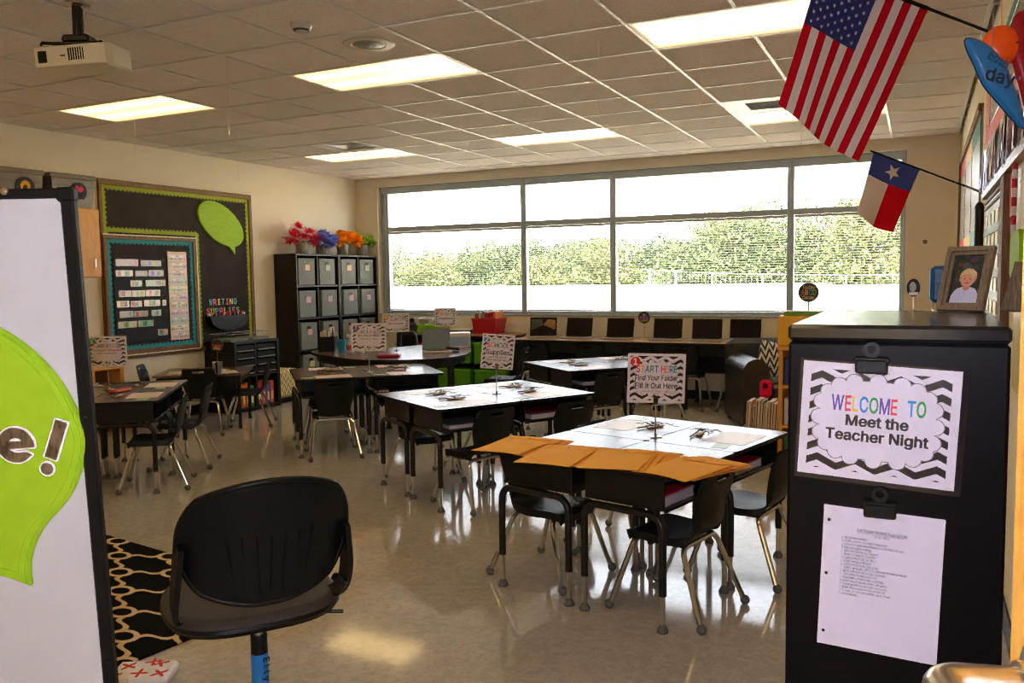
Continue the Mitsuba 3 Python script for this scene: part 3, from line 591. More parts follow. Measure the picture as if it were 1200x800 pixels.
# books in the open boxes of the front and middle desks
def books_in(ck, sx, sy, specs):
    for i, (dx, dy, w, d, z, th, col, lab) in enumerate(specs):
        k = thing('binder', lab, 'binder', None); M = CM[ck] @ Tr(sx * (DX / 2 + G), sy * (DY / 2 + G)) @ Rz(0 if sx > 0 else PI) @ Tr(dx, dy, z)
        part(k, 'cover', MB().add(bev(-d / 2, d / 2, -w / 2, w / 2, 0, .004, .001), col).add(bev(-d / 2, d / 2, -w / 2, w / 2, th - .004, th, .001), col).add(bev(-d / 2, -d / 2 + .004, -w / 2, w / 2, 0, th, .001), col), 'print_satin', M)
        part(k, 'pages', MB().add(bev(-d / 2 + .004, d / 2 - .003, -w / 2 + .004, w / 2 - .004, .004, th - .004, .001), c(214, 208, 220)), 'print_matte', M)
books_in('front', 1, -1, [(.055, -.10, .26, .24, .511, .042, c(206, 196, 206), 'white binder in the open desk box under the right envelopes'), (.06, -.09, .24, .22, .5545, .006, c(190, 34, 44), 'red folder on the white binder under the right envelopes')])
books_in('front', 1, 1, [(.05, -.02, .30, .24, .511, .036, c(200, 192, 200), 'white binder in the far right desk box beside the filing cabinet'), (.06, -.02, .28, .22, .5485, .006, c(180, 32, 40), 'red folder on the binder beside the filing cabinet')])
books_in('mid', 1, -1, [(.05, -.05, .30, .24, .511, .03, c(120, 118, 128), 'grey binder in the near desk box under the number 2 sign'), (.06, .15, .16, .22, .511, .022, c(170, 60, 50), 'red book in the near desk box under the number 2 sign')])
books_in('mid', 1, 1, [(.06, -.06, .28, .24, .511, .04, c(92, 90, 104), 'dark grey binder in the right desk box under the number 2 sign'), (.06, -.05, .27, .22, .5525, .006, c(140, 40, 60), 'dark red folder on the binder in the right desk under the number 2 sign')])
books_in('back', 1, -1, [(.06, 0, .28, .24, .511, .04, c(60, 60, 74), 'dark binder in the near desk box before the laptop table')])
books_in('leftmid', 1, 1, [(.06, -.22, .12, .22, .511, .02, c(120, 84, 90), 'mauve book in the desk box before the oval table')])

# ---- manila envelopes fanned over the two front desks: four piles
env_rng = np.random.default_rng(5)
EW, EH = .250, .365
def envelope(x, y, rot, z, lab, tilt=0.0):
    k = thing('manila_envelope', lab, 'envelope', 'manila envelopes on the front desks')
    n, m = 9, 11; g = np.zeros((m, n, 3)); s1, s2 = env_rng.uniform(0, 9, 2)
    for i in range(m):
        for j in range(n):
            a, b_ = -EW / 2 + EW * j / (n - 1), -EH / 2 + EH * i / (m - 1)
            g[i, j] = [a, b_, .004 * math.sin(a * 14 + s1) * math.cos(b_ * 9 + s2) + .004 * (1 - (2 * a / EW) ** 2)]
    M = Tr(x, y, z) @ Rz(rot) @ Rx(tilt)
    part(k, 'pocket', sheet(g, .0022), 'manila', M, ang=60)
    part(k, 'flap', mv(extr(sg.Polygon([(-EW / 2 + .004, 0), (EW / 2 - .004, 0), (EW / 2 - .03, -.045), (-EW / 2 + .03, -.045)]), .0012), Tr(0, EH / 2 - .002, .0052)), 'manila', M, ang=0)
    part(k, 'clasp', MB().add(mv(lathe([(.006, 0), (.006, .001), (.002, .0016)], 8), Tr(0, EH / 2 - .03, .0075)), c(150, 120, 70)), 'print_satin', M)
piles = [(-1.690, 3.485, .0, 4, 'leftmost pile'), (-1.405, 3.315, .10, 4, 'second pile from the left'), (-1.130, 3.285, .12, 5, 'third pile from the left'), (-.850, 3.325, -.34, 4, 'rightmost pile')]
order = ['bottom', 'second', 'third', 'fourth', 'fifth']
for px, py, pr_, n, lab in piles:
    for i in range(n):
        o = 'topmost' if i == n - 1 else order[i] + (' from the bottom' if i else '')
        envelope(px + .012 * (n - 1 - i) + .004 * env_rng.normal(), py + .045 * (n - 1 - i) + .01 * env_rng.normal(), pr_ + .05 * env_rng.normal() - .03 * (n - 1 - i), DZ + .009 + .0085 * i + (.009 if 'second' in lab or 'third' in lab else 0), f'manila envelope, {o} of the {lab}')

# ================================================================= whiteboard easel, left foreground
WBM = Fr([-1.2375, 0.9555, 0.787], [.899, .438, 0], [.026, -.053, 1]) @ Rz(.004)      # local origin: lower right corner of the board, x to the right, y up
k = thing('whiteboard_easel', 'white board in a black frame carrying a green speech bubble, at the left edge', 'whiteboard')
part(k, 'panel', bev(-.74, -.018, -.28, .836, -.014, -.004, .002), 'whiteboard', WBM)
fr = MB()
for q in ((-.76, .0, .826, .842, ), (-.76, 0, -.30, -.28), (-.022, .0, -.29, .84), (-.76, -.738, -.29, .84)): fr.add(bev(q[0], q[1], q[2], q[3], -.013, .003, .003))
part(k, 'frame', fr, 'black_plastic', WBM)
for x, y in ((0, .842), (-.76, .842), (0, -.30), (-.76, -.30)):
    sx, sy = (-1 if x == 0 else 1), (-1 if y > 0 else 1)
    part(k, 'corner_cap', bev(min(x - sx * .002, x + sx * .027), max(x - sx * .002, x + sx * .027), min(y + sy * .022, y - sy * .0015), max(y + sy * .022, y - sy * .0015), -.014, .006, .004), 'black_plastic', WBM)
for y in (.04, .47): part(k, 'screw', mv(lathe([(.0042, 0), (.0035, .0015), (.001, .002)], 10), Tr(-.010, y, .004)), 'black_metal', WBM)
part(k, 'rail_button', mv(lathe([(.006, 0), (.0055, .003), (.002, .004)], 10), Tr(-.107, .838, .004)), 'satin_steel', WBM, label='small brass-coloured button')
for s in (-.70, -.08):
    A_ = (WBM @ [s, -.25, -.02, 1])[:3]; f_ = WBM[:3, 1] / WBM[2, 1]; A0 = A_ - f_ * (A_[2] - .02)
    part(k, 'leg', tube([A_, A0], .014, 10), 'black_metal'); part(k, 'back_leg', tube([(WBM @ [s, .3, -.03, 1])[:3], A0 - WBM[:3, 2] * .5 - WBM[:3, 0] * .2], .014, 10), 'black_metal')
k = thing('speech_bubble', 'big puffy green speech bubble ending in e! on the white board', 'wall decoration')
def smooth_outline(P, n=48):
    from scipy.interpolate import CubicSpline
    P = np.array(P, float); P = np.vstack([P, P[:1]]); t = np.concatenate([[0], np.cumsum(np.linalg.norm(np.diff(P, axis=0), axis=1))]); return CubicSpline(t, P, bc_type='periodic')(np.linspace(0, t[-1], n, endpoint=False))
def qb(a, b_, d, n=8): s = np.linspace(0, 1, n)[:, None]; return (1 - s) ** 2 * np.array(a) + 2 * s * (1 - s) * np.array(b_) + s * s * np.array(d)
out = sg.Polygon(smooth_outline([(-.024, .435), (-.031, .472), (-.056, .531), (-.103, .590), (-.159, .630), (-.26, .668), (-.38, .672), (-.49, .636), (-.565, .560), (-.590, .450), (-.560, .330), (-.48, .245), (-.37, .210), (-.26, .214), (-.16, .250), (-.095, .300), (-.050, .354), (-.034, .391)], 90))
tail = sg.Polygon(np.vstack([qb((-.085, .312), (-.148, .250), (-.1375, .181), 10), qb((-.1375, .181), (-.175, .205), (-.26, .216)), [(-.20, .30)]]))
bub = out.union(tail).buffer(-.003).buffer(.003)
def puffy(poly, d, steps=5, inset=.014):
    ms = []
    for i in range(steps):
        u0 = i / steps; ms.append(extr(poly.buffer(-inset * (1 - math.sqrt(max(0, 1 - u0 * u0)))), d * (1 if i == steps - 1 else (i + 1) / steps) - 0, 0))
    return ms
pb = mb(*puffy(bub, .012)); WB2 = WBM @ Tr(.011, -.004, 0); part(k, 'foam', pb, 'green_vinyl', WB2 @ Tr(0, 0, -.003))
seam = bub.buffer(-.017); part(k, 'seam', mv(extr(seam.buffer(.0016).difference(seam.buffer(-.0016)), .0022), Tr(0, 0, .0086)), 'green_vinyl', WB2, label='stitched seam line')
def out_letter(mesh2d, col_in, M, wd):
    poly = mesh2d
    part(k, 'letter_backing', MB().add(mv(extr(poly.buffer(wd, quad_segs=4), .0012), Tr(0, 0, .0112)), c(236, 232, 240)), 'print_satin', M, ang=0)
    part(k, 'letter', mv(extr(poly, .0012), Tr(0, 0, .0124)), 'foil_silver', M, ang=0)
th = np.radians(np.linspace(4, 322, 50)); ro, ri = .0300, .0125
ring = sg.Polygon(np.vstack([np.stack([ro * np.cos(th), ro * np.sin(th) * .97], 1), np.stack([ri * np.cos(th[::-1]), ri * np.sin(th[::-1]) * .97], 1)]))
epoly = ring.union(sg.box(-.016, -.0055, .030, .0065)).difference(sg.Polygon([(.0, -.0058), (.05, -.0058), (.05, -.0128), (0, -.0128)]))
out_letter(affinity.translate(affinity.rotate(epoly, 3, origin=(0, 0)), -.147, .431), None, WB2 @ Tr(.012, 0, 0), .0030)
ex = affinity.rotate(sg.box(-.0098, -.022, .0098, .044), -21, origin=(0, 0)).union(sg.Point(-.0150, -.0385).buffer(.0102))
out_letter(affinity.translate(ex, -.0840, .4285), None, WB2 @ Tr(.012, 0, 0), .0030)

# ================================================================= swivel chair in the foreground
SCM = Tr(-1.812, 1.905) @ Rz(math.radians(54))
k = thing('swivel_chair', 'black swivel chair with dark cloth seat and ribbed oval back, before the rug', 'chair')
seat = []
for i, z in enumerate(np.linspace(0, 1, 7)):
    r_ = (1 - .10 * z ** 3) if z > .3 else .96 + .04 * z / .3; seat.append((r_, .468 + .036 * z))
def squarcle(r, z, n=40, ex=2.9, a=.262, b_=.262):
    t = np.linspace(0, 2 * PI, n, endpoint=False); cs, sn = np.cos(t), np.sin(t)
    return np.stack([a * r * np.abs(cs) ** (2 / ex) * np.sign(cs), b_ * r * np.abs(sn) ** (2 / ex) * np.sign(sn) + .120, np.full(n, z)], 1)
def loft(rings):
    n = len(rings[0]); V = np.vstack(rings + [rings[0].mean(0)[None], rings[-1].mean(0)[None]]); F = []; K = len(rings)
    for i in range(K - 1):
        for j in range(n): j2 = (j + 1) % n; F += [[i * n + j, i * n + j2, (i + 1) * n + j2], [i * n + j, (i + 1) * n + j2, (i + 1) * n + j]]
    for j in range(n): F += [[K * n, (j + 1) % n, j], [K * n + 1, (K - 1) * n + j, (K - 1) * n + (j + 1) % n]]
    return tm(V, F)
part(k, 'seat', loft([squarcle(r_, z) for r_, z in seat] + [squarcle(.6, .501)]), 'seat_cloth', SCM, ang=50)
part(k, 'seat_pan', loft([squarcle(.72, .435), squarcle(.97, .452), squarcle(1.01, .468), squarcle(.99, .478)]), 'black_plastic', SCM, ang=50)
gb = np.zeros((15, 21, 3))
for i in range(15):
    for j in range(21):
        v, u = -1 + 2 * i / 14, -1 + 2 * j / 20
        # disc mapped from the square, an upright rounded oval
        X_, Y_ = u * (1 - v * v / 2) ** .36, v * (1 - u * u / 2) ** .40
        rb = .0032 * (math.sin(u * 26) ** 8 if v < .1 and abs(u) < .75 else 0)
        gb[i, j] = [.238 * X_ * (1 + .04 * Y_), -.235 + .085 * (abs(X_) ** 2.2) - .045 * Y_ - rb, .745 + .185 * Y_]
bk = sheet(gb, .012); bk.merge_vertices(); bk.fix_normals()
part(k, 'backrest', bk.subdivide_loop(1) if hasattr(bk, 'subdivide_loop') else bk, 'black_plastic', SCM, ang=50)
rimp = [gb[0, j] for j in range(20)] + [gb[i, 20] for i in range(14)] + [gb[14, j] for j in range(20, 0, -1)] + [gb[i, 0] for i in range(14, 0, -1)]
part(k, 'back_rim', tube(rimp, .0095, 8, closed=True), 'black_plastic', SCM, ang=60)
for xr in np.linspace(-.115, .115, 7): part(k, 'back_rib', tube([[xr * (.80 + .25 * s), -.2425 + .085 * (abs(xr) / .256) ** 2.2 - .045 * (-.85 + s * .95), .745 + .185 * (-.80 + s * .95)] for s in np.linspace(0, 1, 8)], .0035, 6), 'black_plastic', SCM, ang=60)
for s in (-1, 1):
    arm_c = bend([[s * .232, -.150, .760], [s * .246, -.135, .62], [s * .248, -.070, .520], [s * .205, .020, .470]], .07, 6)
    arm_w = np.linspace(.048, .026, len(arm_c)); wv = np.array([[0, 1, .25]] * len(arm_c)) / math.hypot(1, .25)
    part(k, 'back_arm', sheet(np.stack([arm_c - wv * arm_w[:, None], arm_c - wv * arm_w[:, None] * .3, arm_c + wv * arm_w[:, None] * .3, arm_c + wv * arm_w[:, None]], 1), .016), 'black_plastic', SCM, ang=50)
    if s > 0: part(k, 'back_brace', tube(bend([[s * .190, -.190, .600], [s * .222, -.170, .560], [s * .246, -.085, .545]], .04, 5), .013, 8), 'black_plastic', SCM, ang=60)
part(k, 'gas_lift', mb(cyl([0, .0, .30], [0, .0, .452], .014, 14), bev(-.06, .06, -.07, .16, .428, .45, .006)), 'chrome', SCM)
part(k, 'column', mb(cyl([0, 0, .10], [0, 0, .392], .0255, 16)), 'black_plastic', SCM)
part(k, 'tilt_lever', tube([[.05, 0, .445], [.19, -.04, .440], [.25, -.06, .436]], .006, 8), 'black_plastic', SCM)
part(k, 'tape_label', MB().add(tube([[0, 0, .24], [0, 0, .336]], .0262, 16), c(26, 124, 206)), 'print_satin', SCM, label='blue tape label with black writing')
TL = MB()
for i, s in enumerate(('E', 'l', 'l', 'y')): TL.add(mv(ctext(s, .020, 0, 0, True, .0006), Rz(-PI / 2)), (.01, .01, .02), Fr([0, -.0265, .318 - i * .020], [1, 0, 0], [0, 0, 1]))
part(k, 'label_writing', TL, 'print_satin', SCM @ Rz(.25), ang=0)
for i in range(5):
    a = 2 * PI * i / 5 + .3; part(k, 'base_leg', tube([[.02 * math.cos(a), .02 * math.sin(a), .11], [.15 * math.cos(a), .15 * math.sin(a), .095], [.27 * math.cos(a), .27 * math.sin(a), .075]], [.022, .018, .013], 8), 'black_plastic', SCM)
    part(k, 'caster', mv(lathe([(.022, -.02), (.025, -.012), (.025, .012), (.022, .02)], 14), Tr(.275 * math.cos(a), .275 * math.sin(a), .0255) @ Rz(a) @ Rx(PI / 2)), 'black_plastic', SCM)

# ---- rug
solo('area_rug', 'black rug with tan chain-link trellis pattern beside the swivel chair', 'rug', mb(bev(0, 2.3, 0, 2.2, 0, .011, .004)), 'rug_pile', Tr(RUG0[0], RUG0[1], .0005) @ Rz(RA), ang=0)
solo('patterned_paper', 'white paper with red flower print on the floor at the whiteboard foot', 'paper', MB().add(bev(-.11, .11, -.08, .08, 0, .04, .012), c(226, 222, 226)), 'print_satin', Tr(-2.56, 2.09, .012) @ Rz(.5))
B = MB(); q = _used
for dx, dy in ((-.06, .03), (.05, .045), (.0, -.03), (.075, -.035), (-.085, -.05), (.02, .06)):
    for a in range(4): B.add(mv(extr(affinity.scale(sg.Point(0, 0).buffer(.012, quad_segs=3), 1.5, .55), .0005), Tr(dx, dy, .0402) @ Rz(a * PI / 2 + dx * 9) @ Tr(.017, 0)), c(200, 24, 60))
part('patterned_paper', 'flower_print', B, 'print_satin', Tr(-2.56, 2.09, .012) @ Rz(.5), ang=0)

# ================================================================= filing cabinet, right foreground
CX_0, CX_1, CY_0, CY_1, CZ = -.245, .152, 1.80, 2.52, 1.371
k = thing('filing_cabinet', 'tall black metal filing cabinet carrying the WELCOME TO poster', 'cabinet')
part(k, 'body', bev(CX_0, CX_1, CY_0, CY_1, .0, CZ - .034, .006), 'cabinet_black')
part(k, 'top_cap', bev(CX_0 - .0015, CX_1 + .0015, CY_0 - .0015, CY_1, CZ - .033, CZ, .007), 'cabinet_top')
for i in range(4):
    z0 = .06 + i * .318; d = part(k, 'drawer', bev(CX_0 + .012, CX_1 - .012, CY_1 - .004, CY_1 + .014, z0, z0 + .30, .004), 'cabinet_black'); part(d, 'handle', bev(-.11, -.01, CY_1 + .014, CY_1 + .03, z0 + .2, z0 + .22, .004), 'chrome')
PM = Fr([-.0805, CY_0 - .0035, 1.060], [1, 0, -.012], [0, 0, 1])
k = thing('welcome_poster', 'WELCOME TO Meet the Teacher Night poster with zigzag border, clipped on the filing cabinet', 'poster')
w, h = .288, .232
part(k, 'laminate', MB().add(bev(-w / 2 - .006, w / 2 + .012, -.010, h + .004, -.0012, -.0004, .0003), c(34, 32, 38)), 'print_gloss', PM @ Rz(-.035), label='dark glossy laminate margin')
RAINW = [c(108, 72, 176), c(226, 70, 104), c(232, 196, 30), c(44, 140, 220), c(38, 160, 84), c(108, 72, 176), c(226, 70, 104), c(44, 140, 220), c(38, 160, 84)]
M = PM @ Rz(-.035)
part(k, 'card', MB().add(bev(-w / 2, w / 2, 0, h, -.0003, .0006, .0003), c(226, 220, 238)), 'print_satin', M)
inner = sg.box(-w / 2 + .016, .014, w / 2 - .016, h - .014)
cl = affinity.translate(cloud(w * .74, h * .68, 20, .095), -.002, h / 2 + .004)
zz = zigzag(w, h, .073, .0282, .017, .0152).intersection(inner).difference(cl.buffer(.0015))
part(k, 'zigzag_border', MB().add(extr(zz, .0004, .0007), c(30, 20, 26)).add(extr(cl.buffer(.0013).difference(cl).intersection(inner), .0004, .0008), c(110, 104, 116)), 'print_satin', M, ang=0)
L = MB(); letters_line(L, 'WELCOME  TO', .030, .0, .137, RAINW, .0008, fit=.172)
for s, y, f in (('Meet the', .108, .126), ('Teacher Night', .078, .192)): [L.add(ctext(s, .0205, dx_, y + dy_, True, .0005, .0008, fit=f), c(40, 32, 42)) for dx_, dy_ in ((-.0005, 0), (.0005, 0), (0, .0004))]
part(k, 'lettering', L, 'print_satin', M, ang=0)
SM = Fr([-.0700, CY_0 - .003, .708], [1, 0, 0], [0, 0, 1]) @ Rz(-.035)
k = thing('supply_list', 'white printed school supply list clipped low on the filing cabinet', 'paper')
w, h = .222, .292; g = np.zeros((9, 5, 3))
for i in range(9):
    for j in range(5): g[i, j] = [-w / 2 + w * j / 4, h * i / 8, .002 * math.sin(i * .8) * (j / 4) + .004 * (1 - i / 8) ** 2]
part(k, 'sheet', MB().add(sheet(g, .0006), c(226, 220, 240)), 'print_satin', SM)
L = MB(); ink = c(56, 52, 70)
L.add(ctext('1st Grade School Supply List', .0062, .0, .245, False, .0003, .0024, fit=.092), ink); L.add(box(-.044, .044, .2425, .2429, .0024, .0026), ink); L.add(ctext('2014-2015', .0036, .0, .237, False, .0003, .0024), ink)
LINES = ['1  permanent markers', '4  pkg #2 pencils, 12 count (sharpened)', '2  twin color washable markers, 8 count classic colors', '4  black dry erase markers', '1  pkg colored pencils, 12 count', '2  boxes of crayons, 24 count', '12  glue sticks (2 oz) per child', '1  (4 oz) bottles white glue', '1  pair 5 inch scissors, regular tip', '1  plastic supply box (8" x 5") with snap lid and no handle', '4  spiral notebook (wide rule), 70 pages', '2  composition books (wide rule)', '1  blue plastic pocket folder with brads', '1  yellow plastic pocket folder with brads', '1  orange plastic pocket folder with brads', '1  green plastic pocket folder with brads', '1  (1 inch), 3-ring hard backed plastic binder', '1  box of tissues']
for i, s in enumerate(LINES):
    m = text(s, .0041, False, .0003).copy(); m.apply_transform(np.diag([.80, 1, 1, 1.0])); m.apply_translation([-.074, .2285 - i * .0069, .0024]); L.add(m, ink)
part(k, 'print', L, 'print_matte', SM, ang=0)
for y in (.262, .150, .028): part(k, 'punch_hole', MB().add(mv(lathe([(.0032, 0), (.0032, .0004)], 12), Tr(-w / 2 + .011, y, .0024 + .0016 * (1 - y / h))), (.008, .008, .01)), 'print_matte', SM, ang=0)
def binder_clip(lab, x, z, s):
    k = thing('binder_clip', lab, 'clip', 'magnetic binder clips'); M = Fr([x, CY_0 - .004, z], [1, 0, 0], [0, 0, 1]) @ Sc(s)
    part(k, 'jaw', mb(bev(-.026, .026, -.012, .012, 0, .012, .003), cyl([-.026, .013, .006], [.026, .013, .006], .0045, 10), bev(.022, .028, .006, .016, .002, .010, .002), bev(-.028, -.022, .006, .016, .002, .010, .002)), 'black_plastic', M)
    part(k, 'handle', mb(mv(extr(sg.Point(0, 0).buffer(.0135, quad_segs=8).difference(sg.Point(0, .001).buffer(.0065, quad_segs=6)), .005), Tr(0, .029, .004)), bev(-.0105, .0105, .010, .024, .003, .008, .002)), 'black_plastic', M)
binder_clip('black magnetic clip holding the WELCOME TO poster', -.086, 1.290, 1.15)
binder_clip('black magnetic clip holding the supply list', -.066, 1.002, 1.15)

# ---- on the cabinet
def photo_frame():
    BLp = np.array([.040, 2.47, CZ + .0005]); a = -.50; ux = np.array([math.cos(a), math.sin(a), 0]); hx = np.array([-ux[1], ux[0], 0])
    up = np.array([0, 0, 1]) * math.cos(.33) + hx * math.sin(.33); M = Fr(BLp, ux, up); w, h = .118, .172
    k = thing('photo_frame', 'brown wooden frame with a photo of a fair-haired toddler, on the filing cabinet', 'photo frame')
    part(k, 'moulding', mb(*[mv(extr(sg.box(0, 0, w, h).difference(sg.box(q, q, w - q, h - q)), d), Tr(0, 0, 0)) for q, d in ((.021, .011), (.012, .016), (.005, .013))]), 'grey_wood', M)
    part(k, 'backing', bev(.004, w - .004, .004, h - .004, -.004, .002, .001), 'black_plastic', M)
    part(k, 'easel_leg', mv(bev(-.02, .02, -.115, 0, -.002, .002, .001), Tr(w / 2, .115, -.004) @ Rx(.62)), 'black_plastic', M)
    P = MB(); x0, y0, x1, y1 = .02, .02, w - .02, h - .02; cx = (x0 + x1) / 2 + .003
    P.add(box(x0, x1, y0, y1, .002, .0048), c(40, 46, 36))
    pr = np.random.default_rng(2); frame_ = sg.box(x0, y0, x1, y1)
    for _ in range(26):
        bx, by, r_ = pr.uniform(x0, x1), pr.uniform(y0 + .05, y1), pr.uniform(.003, .010); P.add(extr(sg.Point(bx, by).buffer(r_, quad_segs=3).intersection(frame_), .0001, .0048), c(*pr.integers(30, 95, 3)))
    E_ = lambda x, y, a_, b_: affinity.scale(sg.Point(x, y).buffer(1, quad_segs=8), a_, b_)
    P.add(extr(sg.Polygon([(cx - .036, y0), (cx - .035, y0 + .022), (cx - .024, y0 + .040), (cx - .008, y0 + .046), (cx + .008, y0 + .046), (cx + .024, y0 + .040), (cx + .034, y0 + .022), (cx + .035, y0)]).intersection(frame_), .0001, .0050), c(196, 198, 222))
    for i in range(9):
        x_ = cx - .03 + i * .0075; P.add(extr(sg.box(x_, y0, x_ + .0007, y0 + .040).intersection(frame_), .00005, .0051), c(150, 150, 186))
    P.add(extr(sg.Polygon([(cx - .008, y0 + .040), (cx, y0 + .034), (cx + .008, y0 + .040), (cx + .008, y0 + .050), (cx - .008, y0 + .050)]), .0001, .0052), c(196, 130, 104))
    hy = y0 + .066; P.add(extr(E_(cx + .001, hy + .006, .0215, .0235), .0001, .0053), c(190, 158, 112)); P.add(extr(E_(cx, hy - .001, .0178, .0205), .0001, .0055), c(206, 146, 120))
    P.add(extr(E_(cx + .0015, hy + .014, .0195, .0115).difference(E_(cx - .004, hy + .0, .016, .014)), .0001, .0057), c(204, 176, 130))
    for s in (-1, 1): P.add(extr(E_(cx + s * .0068, hy + .0005, .0024, .0013), .0001, .0058), c(60, 48, 44)); P.add(extr(E_(cx + s * .018, hy - .001, .0028, .005), .0001, .0054), c(196, 130, 104))
    P.add(extr(E_(cx, hy - .0055, .0022, .0017), .0001, .0058), c(182, 112, 92)); P.add(extr(E_(cx, hy - .0108, .0058, .0016), .0001, .0058), c(160, 74, 70))
    part(k, 'photo', P, 'print_gloss', M, ang=0)
photo_frame()
M = Fr([.190, 2.46, CZ + .0005], [math.cos(-.7), math.sin(-.7), 0], [.18, .26, .95])
k = thing('plank_frame', 'rough grey plank sign leaning at the cabinet corner beside the photo frame', 'wood sign')
part(k, 'plank', mv(extr(sg.Polygon([(0, 0), (.055, 0), (.06, .125), (.006, .128)]), .016), Tr(0, 0, 0)), 'grey_wood', M)
part(k, 'prop', mv(bev(0, .05, 0, .09, -.004, .0, .001), Tr(.002, .06, -.001) @ Rx(-.0) @ Tr(0, -.05, -.004)), 'grey_wood', M)
k = thing('blue_case', 'blue plastic case standing on the filing cabinet behind the photo frame', 'case')
M = Fr([.020, 2.498, CZ + .022], [1, .10, 0], [0, 0, 1])
part(k, 'shell', bev(0, .10, 0, .097, -.014, .014, .010), 'print_satin', M) if False else part(k, 'shell', MB().add(bev(0, .10, 0, .097, -.012, .012, .010), c(6, 74, 112)), 'print_satin', M)
part(k, 'lid_rib', MB().add(bev(.008, .092, .008, .048, .012, .0145, .002), c(5, 62, 98)).add(bev(.008, .092, .052, .089, .012, .0145, .002), c(5, 62, 98)), 'print_satin', M)
part(k, 'zipper', MB().add(tube([[-.001, .008, 0], [-.001, .090, 0]], .0022, 6), c(150, 170, 170)), 'print_satin', M)
part(k, 'hook_strip', MB().add(bev(.035, .088, .074, .080, .0145, .016, .0006), c(150, 150, 120)), 'print_satin', M)
part(k, 'stand', mb(tube(bend([[.008, -.022, .03], [.008, -.019, -.018], [.008, .03, -.018]], .008), .0018, 6), tube(bend([[.085, -.022, .03], [.085, -.019, -.018], [.085, .03, -.018]], .008), .0018, 6)), 'chrome', M)
k = thing('oval_photo_stick', 'small oval photo on a clip stick, between the window edge and the blue case', 'photo')
M = Fr([-.020, 2.49, CZ], [1, 0, 0], [0, 0, 1])
part(k, 'stick', mb(cyl([0, 0, -.001], [0, .046, -.001], .0016, 6), mv(lathe([(.008, 0), (.008, .003), (.002, .005)], 12), Rx(-PI / 2))), 'chrome', M)
part(k, 'picture', MB().add(mv(extr(affinity.scale(sg.Point(0, 0).buffer(1, quad_segs=10), .0165, .024), .0022), Tr(0, .062, -.001)), c(26, 24, 22)).add(mv(extr(affinity.scale(sg.Point(0, 0).buffer(1, quad_segs=8), .0085, .0135), .0004), Tr(-.0015, .064, .0014)), c(150, 148, 132)).add(mv(extr(sg.box(-.011, -.010, .011, -.002), .0004), Tr(0, .052, .0016)), c(214, 208, 196)), 'print_matte', M, ang=0)

# behind the cabinet: bin with the round sign
k = thing('yellow_bin', 'yellow box with green contents peeking out behind the cabinet, below the round sign', 'box')
part(k, 'box', MB().add(bev(-.965, -.60, 6.52, 6.80, .935, 1.16, .01), c(236, 176, 26)), 'print_satin'); part(k, 'contents', MB().add(bev(-.93, -.64, 6.55, 6.78, 1.15, 1.195, .012), c(110, 150, 40)), 'print_satin')
def round_sign(lab, pos, r, stick, name, cols, lines, face=0.0):
    k = thing('round_sign', lab, 'sign', None); M = Fr(pos, [math.cos(face), math.sin(face), 0], [0, 0, 1])
    part(k, 'disc', MB().add(mv(extr(sg.Point(0, 0).buffer(r, quad_segs=10), .003), Tr(0, 0, -.0015)), c(34, 30, 26)).add(mv(extr(sg.Point(0, 0).buffer(r * 1.04, quad_segs=10).difference(sg.Point(0, 0).buffer(r * .93, quad_segs=10)), .0036), Tr(0, 0, -.0015)), c(60, 36, 30)), 'print_satin', M, ang=0)
    L = MB(); letters_line(L, name, r * .55, 0, -r * .27, cols, .0017, fit=r * 1.6)
    for s, y in lines: L.add(ctext(s, r * .34, 0, y * r, True, .0004, .0017, fit=r * 1.3), c(220, 190, 130))
    part(k, 'lettering', L, 'print_satin', M, ang=0)
    part(k, 'stick', MB().add(cyl([0, -r - stick, -.001], [0, -r * .3, -.003], .0035, 6), c(176, 60, 56)), 'print_satin', M)
    return k
round_sign('round dark sign with coloured letters on a red stick, above the filing cabinet corner', [-.765, 6.66, 1.333], .070, .075, 'ABCD', [c(214, 70, 70), c(236, 170, 40), c(60, 150, 190), c(110, 170, 60)], [('Today', .38), ('Center', -.72)])
round_sign('small round dark sign on a stick among the laptops', [-2.93, 9.55, .985], .068, .175, 'NUMBER', [c(200, 80, 180), c(90, 120, 220)], [('the', .35), ('Center', -.65)])

# ================================================================= the open door, right edge
hx, hy = .275, -.155; lx_, ly_ = .0615, .680
dv = np.array([hx - lx_, hy - ly_, 0]); DL = float(np.linalg.norm(dv)); dv /= DL
DM = Fr([lx_, ly_, 0.008], dv, [0, 0, 1])           # x from latch edge to hinge, y up, z out of the face that looks left
if DM[0, 2] > 0: DM = Fr([lx_, ly_, 0.008], dv, [0, 0, 1]) @ np.diag([1, 1, -1, 1.0])
struct('door_1', 'open oak door at the right edge of the view')
leafd = mv(bev(0, DL, 0, 2.08, -.045, 0, .003), DM)
if np.linalg.det(DM[:3, :3]) < 0: leafd.invert()
part('door_1', 'leaf', leafd, 'oak')
HZ = 1.200; P0 = DM[:3, 3] + dv * .068 + np.array([0, 0, HZ]); nz = DM[:3, 2]
rose = mv(lathe([(.032, 0), (.032, .004), (.028, .008), (.0135, .0095)], 32), Fr(P0, np.cross([0, 0, 1], nz), [0, 0, 1]))
kh = part('door_1', 'handle', mb(rose, tube(bend([P0 + nz * .006, P0 + nz * .066, P0 + nz * .066 + dv * .115], .016, 7), .0125, 16), tube([P0 + nz * .008, P0 + nz * .018], .0165, 20)), 'satin_steel', ang=40, label='brushed steel lever handle')
part('door_1', 'latch_plate', mv(bev(-.0012, 0, HZ - .1, HZ + .1, -.035, -.012, .0004), DM), 'satin_steel')

